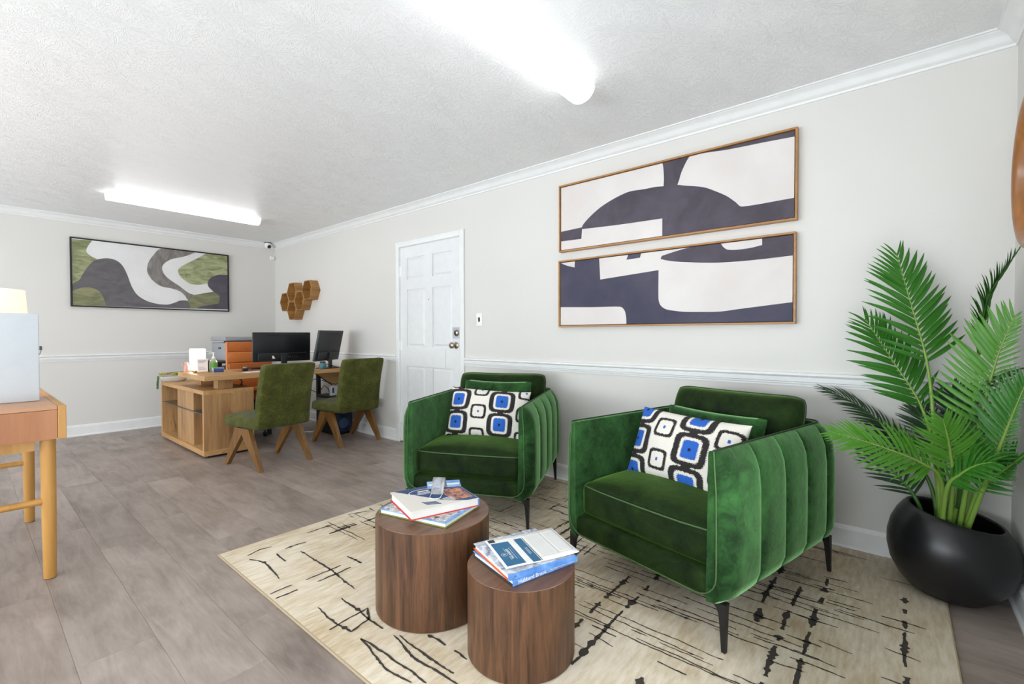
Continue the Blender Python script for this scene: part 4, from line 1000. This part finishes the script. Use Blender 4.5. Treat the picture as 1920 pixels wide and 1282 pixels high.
ART = {
'D1': [(1.974, 1.899), (1.782, 1.905), (1.767, 1.927), (1.717, 1.969), (1.641, 2.017), (1.574, 2.047), (1.495, 2.073), (1.406, 2.091), (1.296, 2.086), (1.226, 2.085), (1.169, 2.078), (1.167, 2.136), (1.172, 2.203), (1.177, 2.231), (1.006, 2.232), (1.027, 2.196), (1.054, 2.143), (1.07, 2.093), (1.08, 2.069), (1.027, 2.052), (0.954, 2.032), (0.903, 2.013), (0.843, 1.978), (0.785, 1.94), (0.738, 1.897), (0.701, 1.863), (0.435, 1.864), (0.434, 1.751), (1.177, 1.75), (1.177, 1.872), (1.494, 1.879), (1.779, 1.892), (1.785, 1.822), (1.974, 1.826)] ,
'D2': [(1.006, 2.236), (0.438, 2.236), (0.437, 2.196), (0.596, 2.205), (0.777, 2.213), (0.924, 2.228)] ,
'D3': [(1.977, 1.666), (1.915, 1.64), (1.843, 1.618), (1.84, 1.668), (1.638, 1.665), (1.629, 1.512), (1.201, 1.54), (1.201, 1.356), (1.191, 1.317), (1.166, 1.291), (1.133, 1.278), (1.045, 1.264), (0.94, 1.259), (0.82, 1.257), (0.726, 1.267), (0.591, 1.281), (0.435, 1.296), (0.435, 1.186), (1.427, 1.183), (1.429, 1.24), (1.442, 1.287), (1.474, 1.312), (1.696, 1.318), (1.977, 1.329)] ,
'D4': [(1.415, 1.67), (1.322, 1.671), (1.329, 1.635), (1.428, 1.631)] ,
'D5': [(1.188, 1.611), (1.179, 1.63), (1.09, 1.649), (0.994, 1.67), (0.822, 1.669), (0.803, 1.641), (0.779, 1.623), (0.727, 1.616), (0.655, 1.618), (0.595, 1.627), (0.595, 1.673), (0.438, 1.677), (0.437, 1.551), (0.592, 1.547), (0.727, 1.547), (0.871, 1.554), (1.025, 1.574), (1.089, 1.584), (1.145, 1.597)] ,
}
ART2 = {
'P1': [(0.788, 2.18), (0.955, 2.187), (0.918, 2.115), (0.906, 2.058), (0.941, 2.015), (1.0, 1.983), (0.952, 1.945), (0.921, 1.894), (0.891, 1.828), (0.844, 1.737), (0.788, 1.687)] ,
'P2': [(0.788, 1.687), (0.844, 1.737), (0.891, 1.844), (0.952, 1.945), (1.012, 1.988), (1.098, 2.007), (1.173, 1.985), (1.223, 1.928), (1.261, 1.833), (1.299, 1.703), (1.35, 1.606), (1.431, 1.543), (1.527, 1.51), (1.641, 1.502), (1.714, 1.527), (1.774, 1.558), (1.834, 1.565), (1.865, 1.558), (1.894, 1.463), (1.389, 1.459), (1.067, 1.457), (1.049, 1.537), (1.008, 1.623), (0.936, 1.658), (0.866, 1.653), (0.787, 1.612)] ,
'P3': [(0.787, 1.612), (0.866, 1.653), (0.936, 1.658), (1.008, 1.623), (1.049, 1.537), (1.067, 1.457), (0.786, 1.454)] ,
'P4': [(1.591, 2.187), (1.949, 2.192), (1.84, 2.127), (1.691, 2.069), (1.618, 2.007), (1.596, 1.944), (1.623, 1.868), (1.688, 1.804), (1.776, 1.74), (1.866, 1.666), (1.927, 1.643), (1.974, 1.646), (1.85, 1.584), (1.835, 1.619), (1.775, 1.678), (1.687, 1.707), (1.586, 1.725), (1.502, 1.788), (1.455, 1.869), (1.449, 1.936), (1.463, 2.006), (1.506, 2.089)] ,
'P5': [(2.076, 2.187), (2.329, 2.194), (2.326, 1.937), (2.204, 1.925), (2.121, 1.88), (2.088, 1.802), (1.976, 1.775), (1.882, 1.785), (1.807, 1.841), (1.766, 1.9), (1.766, 1.954), (1.809, 2.003), (1.901, 2.068), (1.995, 2.134)] ,
'P6': [(1.85, 1.62), (1.943, 1.644), (2.038, 1.669), (2.152, 1.699), (2.218, 1.643), (2.217, 1.549), (2.134, 1.526), (2.02, 1.502), (1.941, 1.465), (1.894, 1.463), (1.865, 1.549)] ,
'P7': [(2.204, 1.925), (2.326, 1.937), (2.322, 1.47), (1.941, 1.465), (2.02, 1.502), (2.134, 1.526), (2.217, 1.549), (2.218, 1.643), (2.152, 1.699), (2.096, 1.757), (2.085, 1.811), (2.121, 1.88)] ,
}
FR = {
'a': [(2.64, -0.159, 0.316), (2.66, -0.123, 0.724), (2.7, -0.099, 0.994), (2.74, -0.044, 1.254), (2.76, 0.009, 1.493)] ,
'b': [(2.66, -0.154, 0.308), (2.72, -0.127, 0.598), (2.74, -0.079, 0.808), (2.76, 0.028, 1.016), (2.77, 0.122, 1.192)] ,
'c': [(2.68, -0.15, 0.301), (2.76, -0.118, 0.446), (2.82, -0.017, 0.61), (2.84, 0.134, 0.758), (2.82, 0.291, 0.843)] ,
'd': [(2.6, -0.147, 0.325), (2.54, -0.141, 0.517), (2.48, -0.078, 0.599), (2.42, 0.069, 0.663), (2.38, 0.215, 0.701)] ,
'e': [(2.64, -0.116, 0.304), (2.68, -0.072, 0.386), (2.72, -0.018, 0.459), (2.76, 0.059, 0.539), (2.78, 0.124, 0.591)] ,
'f': [(2.72, -0.169, 0.293), (2.8, -0.164, 0.469), (2.84, -0.129, 0.623), (2.85, -0.096, 0.716), (2.85, -0.069, 0.775)] ,
'g': [(2.62, -0.203, 0.334), (2.6, -0.227, 0.574), (2.56, -0.261, 0.84), (2.54, -0.295, 1.04), (2.52, -0.334, 1.187)] ,
'h': [(2.7, -0.201, 0.308), (2.74, -0.244, 0.727), (2.76, -0.264, 1.065), (2.74, -0.287, 1.277), (2.68, -0.368, 1.463)] ,
'i': [(2.62, -0.215, 0.337), (2.58, -0.273, 0.545), (2.54, -0.307, 0.705), (2.51, -0.335, 0.834), (2.48, -0.36, 0.947)] ,
'j': [(2.6, -0.17, 0.331), (2.54, -0.173, 0.534), (2.5, -0.164, 0.648), (2.47, -0.152, 0.725), (2.45, -0.138, 0.789)] ,
'k': [(2.58, -0.146, 0.332), (2.52, -0.155, 0.493), (2.48, -0.19, 0.573), (2.45, -0.231, 0.623), (2.42, -0.272, 0.65)] ,
'l': [(2.64, -0.217, 0.331), (2.62, -0.248, 0.465), (2.6, -0.293, 0.552), (2.58, -0.337, 0.615), (2.56, -0.375, 0.671)] ,
'm': [(2.66, -0.198, 0.32), (2.66, -0.226, 0.693), (2.64, -0.264, 0.9), (2.6, -0.315, 0.962), (2.57, -0.373, 0.995)] ,
'n': [(2.74, -0.212, 0.298), (2.82, -0.236, 0.526), (2.86, -0.228, 0.682), (2.87, -0.212, 0.787), (2.87, -0.19, 0.874)] ,
}

# ================================================================== PICTURES
def curve_poly(pts, n=5, corner=52):
    """smooth a drawn outline where it bends gently, keep its corners"""
    m = len(pts); tan = []
    for i in range(m):
        a, b_, c = Vector(pts[i-1]), Vector(pts[i]), Vector(pts[(i+1) % m]); u, w = b_-a, c-b_
        ang = math.degrees(u.angle(w)) if u.length > 1e-6 and w.length > 1e-6 else 180
        tan.append((c-a)/2 if ang < corner else None)
    out = []
    for i in range(m):
        p, q = Vector(pts[i]), Vector(pts[(i+1) % m]); L = (q-p).length
        def tn(t_): 
            if t_ is None: return q-p
            return t_*min(1.0, L/max(t_.length, 1e-6))
        a, b_ = tn(tan[i]), tn(tan[(i+1) % m])
        k = n if (tan[i] is not None or tan[(i+1) % m] is not None) else 1
        for j in range(k):
            s = j/k; out.append(tuple(p*(2*s**3-3*s**2+1)+a*(s**3-2*s**2+s)+q*(-2*s**3+3*s**2)+b_*(s**3-s**2)))
    return out
def picture(label, plane, a0, a1, z0, z1, frame_mat, fw, canvas, shapes, cat='painting'):
    """plane 'right': hangs on the right wall, spans y; 'back': on the back wall, spans x"""
    p = thing('framed_painting', label, cat, (0, 0, 0), 0, 'framed abstract paintings')
    W0 = XR if plane == 'right' else YF
    def bx(m, c0, c1, r0, r1, d0, d1, bev=0):
        if plane == 'right': m.box(W0-d1, W0-d0, c0, c1, r0, r1, bev=bev)
        else: m.box(c0, c1, W0-d1, W0-d0, r0, r1, bev=bev)
        return m
    for c0, c1, r0, r1 in ((a0, a1, z0, z0+fw), (a0, a1, z1-fw, z1), (a0, a0+fw, z0+fw, z1-fw), (a1-fw, a1, z0+fw, z1-fw)):
        bx(MB(), c0, c1, r0, r1, .002, .040, .0015).build('frame_bar', frame_mat, p)
    bx(MB(), a0+fw, a1-fw, z0+fw, z1-fw, .002, .006).build('backing', 'blackmatte', p)
    g = fw+.005
    cv = bx(MB(), a0+g, a1-g, z0+g, z1-g, .006, .030).build('canvas', canvas, p)
    lo_a, hi_a, lo_z, hi_z = a0+g, a1-g, z0+g, z1-g
    for k, (pts, mat) in enumerate(shapes):
        pts = [(min(max(x, lo_a), hi_a), min(max(z, lo_z), hi_z)) for x, z in pts]
        pts = curve_poly(pts)
        pts = [(min(max(x, lo_a), hi_a), min(max(z, lo_z), hi_z)) for x, z in pts]
        d = .0301+.0001*(k % 4)
        if plane == 'right': MB().prism(pts, W0-d-.0005, W0-d, 'X').build('painted_shape', mat, cv)
        else: MB().prism(pts, W0-d-.0005, W0-d, 'Y').build('painted_shape', mat, cv)
    return p
picture('upper long abstract painting with dark dome on blush white, oak frame', 'right', .424, 1.978, 1.743, 2.244, 'framewood', .011, 'canvas', [(ART['D1'], 'p_dark'), (ART['D2'], 'p_dark')])
picture('lower long abstract painting with indigo blocks on blush white, oak frame', 'right', .428, 1.982, 1.177, 1.679, 'framewood', .011, 'canvas', [(ART['D3'], 'p_navy'), (ART['D4'], 'p_navy'), (ART['D5'], 'p_dark')])
picture('wide green and grey wavy painting with black frame on the back wall', 'back', .772, 2.335, 1.440, 2.205, 'black', .010, 'canvas2', [(ART2['P1'], 'p_green'), (ART2['P2'], 'p_hill'), (ART2['P3'], 'p_olive'), (ART2['P4'], 'p_ribbon'), (ART2['P5'], 'p_green'), (ART2['P7'], 'p_charcoal'), (ART2['P6'], 'p_olive')])

# ================================================================== CEILING LIGHTS
def fixture(label, x0, x1, y):
    f = thing('ceiling_light', label, 'light', (x0, y, H), 0, 'fluorescent ceiling lights'); L = x1-x0
    MB().box(.0, L, -.066, .066, -.010, -.0004).build('mounting_pan', 'white', f)
    def prof(s): return [(s*.078*math.cos(R(a)), -.008-s*.068*math.sin(R(a))) for a in range(0, 181, 10)]
    MB().prism(prof(1.0), .052, L-.052, 'X').build('lens', 'lens', f, smooth=60)
    for a, b_ in ((.002, .0515), (L-.0515, L-.002)): MB().prism(prof(1.03), a, b_, 'X').build('end_cap', 'lensend', f, smooth=60)
    return f
fixture('nearer lit fluorescent ceiling light above the armchairs', .845, 2.160, 1.315)
fixture('farther lit fluorescent ceiling light above the desk', .865, 2.178, 5.575)

# ================================================================== SMALL THINGS ON THE WALLS
hr, dep = .143, .108
hz, hy = 1.574, 6.598-.143
for k, (c_, dz, lb) in enumerate(((0, 0, 'leftmost wooden hexagon shelf, nearest the room corner'), (1, 1, 'upper wooden hexagon shelf second from the corner'), (1, -1, 'lowest wooden hexagon shelf of the honeycomb'), (2, 0, 'central wooden hexagon shelf of the honeycomb'), (3, 1, 'rightmost wooden hexagon shelf, nearest the door'))):
    cy_, cz_ = hy-c_*1.5*hr, hz+dz*hr*math.sqrt(3)/2
    hx = thing('hexagon_shelf', lb, 'shelf', (XR-.0005, cy_, cz_), 0, 'honeycomb wall shelves')
    ro, ri = hr-.0015, hr-.0165
    for i in range(6):
        a0_, a1_ = R(60*i), R(60*i+60)
        q = [(ro*math.cos(a0_), ro*math.sin(a0_)), (ro*math.cos(a1_), ro*math.sin(a1_)), (ri*math.cos(a1_), ri*math.sin(a1_)), (ri*math.cos(a0_), ri*math.sin(a0_))]
        MB().prism(q, -dep, 0, 'X').build('side_board', 'hexwood', hx)
    MB().prism([(ri*math.cos(R(60*i)), ri*math.sin(R(60*i))) for i in range(6)], -.010, -.001, 'X').build('back_board', 'hexwood', hx)
sw = thing('light_switch', 'white double light switch on the wall right of the door', 'switch', (XR, 2.850, 1.255))
MB().box(-.006, 0, -.037, .037, -.058, .058, bev=.003).build('cover_plate', 'white', sw, smooth=30)
for y in (-.017, .017):
    tg = MB().box(-.009, -.006, -.010, .010, -.020, .020, bev=.001).build('rocker', 'white', sw)
sc = thing('security_camera', 'small white turret security camera in the far ceiling corner', 'camera', (2.822, 6.905, 2.395))
MB().lathe([(.046, .036), (.046, .0445)], 24).build('mount_plate', 'blackmatte', sc)
MB().lathe([(.040, .036), (.044, .015), (.042, -.010), (.030, -.030), (.001, -.038)], 28).build('housing', 'white', sc, smooth=60)
MB().lathe([(.026, 0), (.026, .014), (.018, .022), (.001, .026)], 24, Matrix.Rotation(R(18), 4, 'Z') @ Matrix.Translation((-.004, -.022, -.012)) @ Matrix.Rotation(R(105), 4, 'X')).build('camera_eye', 'black', sc, smooth=60)
sr_ = thing('motion_sensor', 'small square white sensor below the security camera', 'sensor', (2.913, YF, 2.238))
MB().box(-.033, .033, -.022, -.0005, -.026, .026, bev=.004).build('case', 'white', sr_, smooth=30); MB().box(-.028, .028, -.0235, -.022, -.020, -.008).build('window', 'paper', sr_)
mi = thing('round_mirror', 'round mirror in a thick bent wood frame on the right-hand wall', 'mirror', (2.428, YN, 1.71))
RM = Matrix.Rotation(R(-90), 4, 'X')
MB().lathe([(.250, .001), (.285, .001), (.288, .020), (.284, .042), (.272, .048), (.258, .044), (.250, .030), (.250, .001)], 72, RM, cap=False).build('frame', 'mirrorwood', mi, smooth=50)
MB().lathe([(.001, .014), (.2505, .014), (.2505, .004), (.001, .004)], 72, RM, cap=False).build('glass', 'mirror', mi)

# ================================================================== POTTED PALM
PX, PY = 2.705, -.166
pot = thing('plant_pot', 'large black egg-shaped floor pot with slanted rim', 'pot', (PX, PY, .0136)); pot.rotation_euler = (R(4.5), 0, 0)
def potdef(m):
    m.v = [(x, y, z+.12*y*(max(0, z)/.34)**2) for x, y, z in m.v]; return m
po = [(.001, 0), (.105, 0), (.125, .006), (.165, .045), (.195, .095), (.211, .15), (.2145, .20), (.207, .25), (.190, .295), (.172, .325), (.162, .338), (.154, .342), (.148, .338), (.150, .325), (.160, .30), (.170, .265), (.172, .22)]
potdef(MB().lathe(po, 64, cap=False)).build('pot_shell', 'pot', pot, smooth=80)
MB().lathe([(.001, .2205), (.10, .224), (.1735, .219)], 40, cap=False).build('potting_soil', 'soil', pot, smooth=60)
palm = thing('areca_palm', 'artificial palm with arching feathery fronds in the black pot', 'palm', (PX, PY, .222))
def leafmat(name, c1, c2):
    t = NT(name); v = t.coord('Object', (1, 30, 1)); f = t.noise(v, 6, 2); t.base(t.mix(f, c1, c2)); t.set(Roughness=.42); t.b.inputs['Specular IOR Level'].default_value = .4; return t.m
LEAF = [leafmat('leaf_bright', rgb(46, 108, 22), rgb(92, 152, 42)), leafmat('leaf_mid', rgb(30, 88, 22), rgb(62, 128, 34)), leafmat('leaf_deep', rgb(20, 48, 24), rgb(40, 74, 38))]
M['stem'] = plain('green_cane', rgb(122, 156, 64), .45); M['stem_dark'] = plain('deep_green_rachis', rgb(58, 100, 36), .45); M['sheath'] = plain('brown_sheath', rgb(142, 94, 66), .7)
def leaf_mesh(mat):
    vs = []; fs = []; n = 7
    for i in range(n+1):
        s = i/n; w = .051*(math.sin(math.pi*min(1, .10+.90*s**.8))**.75 if i < n else 0.02); z = -.26*s*s
        vs += [(s, w, z+w*.35), (s, 0, z), (s, -w, z+w*.35)]
    for i in range(n):
        a = 3*i; fs += [(a, a+1, a+4, a+3), (a+1, a+2, a+5, a+4)]
    me = bpy.data.meshes.new('leaflet'); me.from_pydata(vs, [], fs); me.materials.append(mat); me.update()
    me.polygons.foreach_set('use_smooth', [True]*len(me.polygons)); return me, vs, fs
LM = [leaf_mesh(m_) for m_ in LEAF]
def crom(P_, n):
    P_ = [Vector(p) for p in P_]; P_ = [P_[0]*2-P_[1]] + P_ + [P_[-1]*2-P_[-2]]; out = []
    for i in range(1, len(P_)-2):
        for j in range(n):
            s = j/n; a, b_, c, d = P_[i-1:i+3]
            out.append(.5*((2*b_)+(c-a)*s+(2*a-5*b_+4*c-d)*s*s+(3*b_-a-3*c+d)*s**3))
    out.append(P_[-2]); return out
rest = [MB(), MB(), MB()]; org = Vector((PX, PY, .222)); nl = [0]
#  name: normal of the leaf plane, first leaflet (0..1 along the curve), leaflet length, pairs, tone, spread at base/tip, single objects?
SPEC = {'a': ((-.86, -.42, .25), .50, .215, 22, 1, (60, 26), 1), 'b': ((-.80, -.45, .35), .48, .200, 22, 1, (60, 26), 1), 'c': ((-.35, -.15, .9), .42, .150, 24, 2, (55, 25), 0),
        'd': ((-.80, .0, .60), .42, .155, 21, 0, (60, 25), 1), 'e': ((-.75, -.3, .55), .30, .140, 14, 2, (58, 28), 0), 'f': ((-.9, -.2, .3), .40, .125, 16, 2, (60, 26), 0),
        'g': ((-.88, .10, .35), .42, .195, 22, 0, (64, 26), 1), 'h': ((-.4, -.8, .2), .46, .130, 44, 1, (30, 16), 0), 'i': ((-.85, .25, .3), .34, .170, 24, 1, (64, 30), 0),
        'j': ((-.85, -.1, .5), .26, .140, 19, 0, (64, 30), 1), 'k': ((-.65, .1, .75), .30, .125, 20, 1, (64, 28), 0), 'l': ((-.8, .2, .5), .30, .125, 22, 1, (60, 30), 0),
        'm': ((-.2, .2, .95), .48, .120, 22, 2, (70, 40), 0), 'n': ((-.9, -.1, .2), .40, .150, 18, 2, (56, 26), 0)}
pr_ = random.Random(21)
for k, P_ in FR.items():
    nrm, t0_, LL, pairs, tone, spread, single = SPEC[k]
    base_ = Vector((PX+(P_[0][0]-2.66)*.8+pr_.uniform(-.01, .01), PY+(P_[0][1]+.17)*.9, .222))
    C = crom([base_]+[Vector(p) for p in P_[1:]], 12); n = len(C)
    rad = [.0085*(1-i/(n-1))**1.2+.0018 for i in range(n)]
    fo = empty('frond'); fo.parent = palm
    rm = MB().tube([c-org for c in C], rad, 8)
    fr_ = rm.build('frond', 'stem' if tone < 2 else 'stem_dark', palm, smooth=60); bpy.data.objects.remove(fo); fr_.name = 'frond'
    N0 = Vector(nrm).normalized()
    for i in range(pairs):
        u = t0_+(1-t0_)*(i+.3)/pairs; f_ = u*(n-1); i0 = min(n-2, int(f_)); p = C[i0].lerp(C[i0+1], f_-i0); T = (C[i0+1]-C[i0]).normalized()
        N = (N0-T*N0.dot(T)).normalized(); S_ = T.cross(N); w = i/(pairs-1)
        L = LL*(.62+.38*math.sin(math.pi*min(1, .25+.75*w)))*(1-.35*w**3)
        for sg_ in (-1, 1):
            ang = R(spread[0]+(spread[1]-spread[0])*w+pr_.uniform(-5, 5)); d = (T*math.cos(ang)+S_*sg_*math.sin(ang)+N*pr_.uniform(.05, .22)).normalized()
            z = (N-d*N.dot(d)).normalized(); y = z.cross(d); l_ = L*pr_.uniform(.9, 1.08)
            while l_ > .02:
                tip = p+d*l_-z*(.20*l_)
                if tip.y > YN+.035 and tip.x < XR-.03: break
                l_ *= .88
            mt = Matrix(((d.x*l_, y.x*l_*1.0, z.x*l_, p.x), (d.y*l_, y.y*l_*1.0, z.y*l_, p.y), (d.z*l_, y.z*l_*1.0, z.z*l_, p.z), (0, 0, 0, 1)))
            mt = mt @ Matrix.Diagonal((1, max(1.0, .11/l_*.85), 1, 1))
            if single and nl[0] < 300:
                o = bpy.data.objects.new('leaflet', LM[tone][0]); COL.objects.link(o); o.parent = fr_; o.matrix_parent_inverse = Matrix.Identity(4); o.matrix_basis = Matrix.Translation(-org) @ mt; nl[0] += 1
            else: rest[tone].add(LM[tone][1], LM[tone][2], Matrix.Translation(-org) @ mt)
# all smaller leaflets as one part
me = bpy.data.meshes.new('small_leaflets'); vs = []; fs = []; mi_ = []
for k in range(3):
    o_ = len(vs); vs += rest[k].v; fs += [tuple(i+o_ for i in f) for f in rest[k].f]; mi_ += [k]*len(rest[k].f); me.materials.append(LEAF[k])
me.from_pydata(vs, [], fs); me.polygons.foreach_set('material_index', mi_); link('small_leaflets', me, None, palm, 179)['kind'] = 'stuff'
for (x, y, h_, r_, lx) in ((2.640, -.150, .14, .011, -.004), (2.652, -.166, .17, .010, 0), (2.70, -.185, .24, .013, .004), (2.715, -.205, .20, .010, .01), (2.665, -.215, .26, .012, .02)):
    pts = [(x+lx*i*.5-PX, y-.004*i-PY, h_*i/6) for i in range(7)]
    MB().tube(pts, [r_*(1+(.12 if i % 2 else 0)) for i in range(7)], 12).build('cane', 'stem', palm, smooth=40)
for (x, y, a) in ((2.655, -.178, 10), (2.668, -.205, -25), (2.69, -.222, 40)):
    MB().add([(.018*math.cos(R(b_)), .018*math.sin(R(b_)), 0) for b_ in range(-80, 81, 40)] + [(.004, .0, .095), (.004, .004, .075)], [(0, 1, 6, 5), (1, 2, 5), (2, 3, 6), (3, 4, 5, 6)], Matrix.Translation((x-PX, y-PY, 0)) @ Matrix.Rotation(R(180+a), 4, 'Z')).build('leaf_sheath', 'sheath', palm, smooth=60)
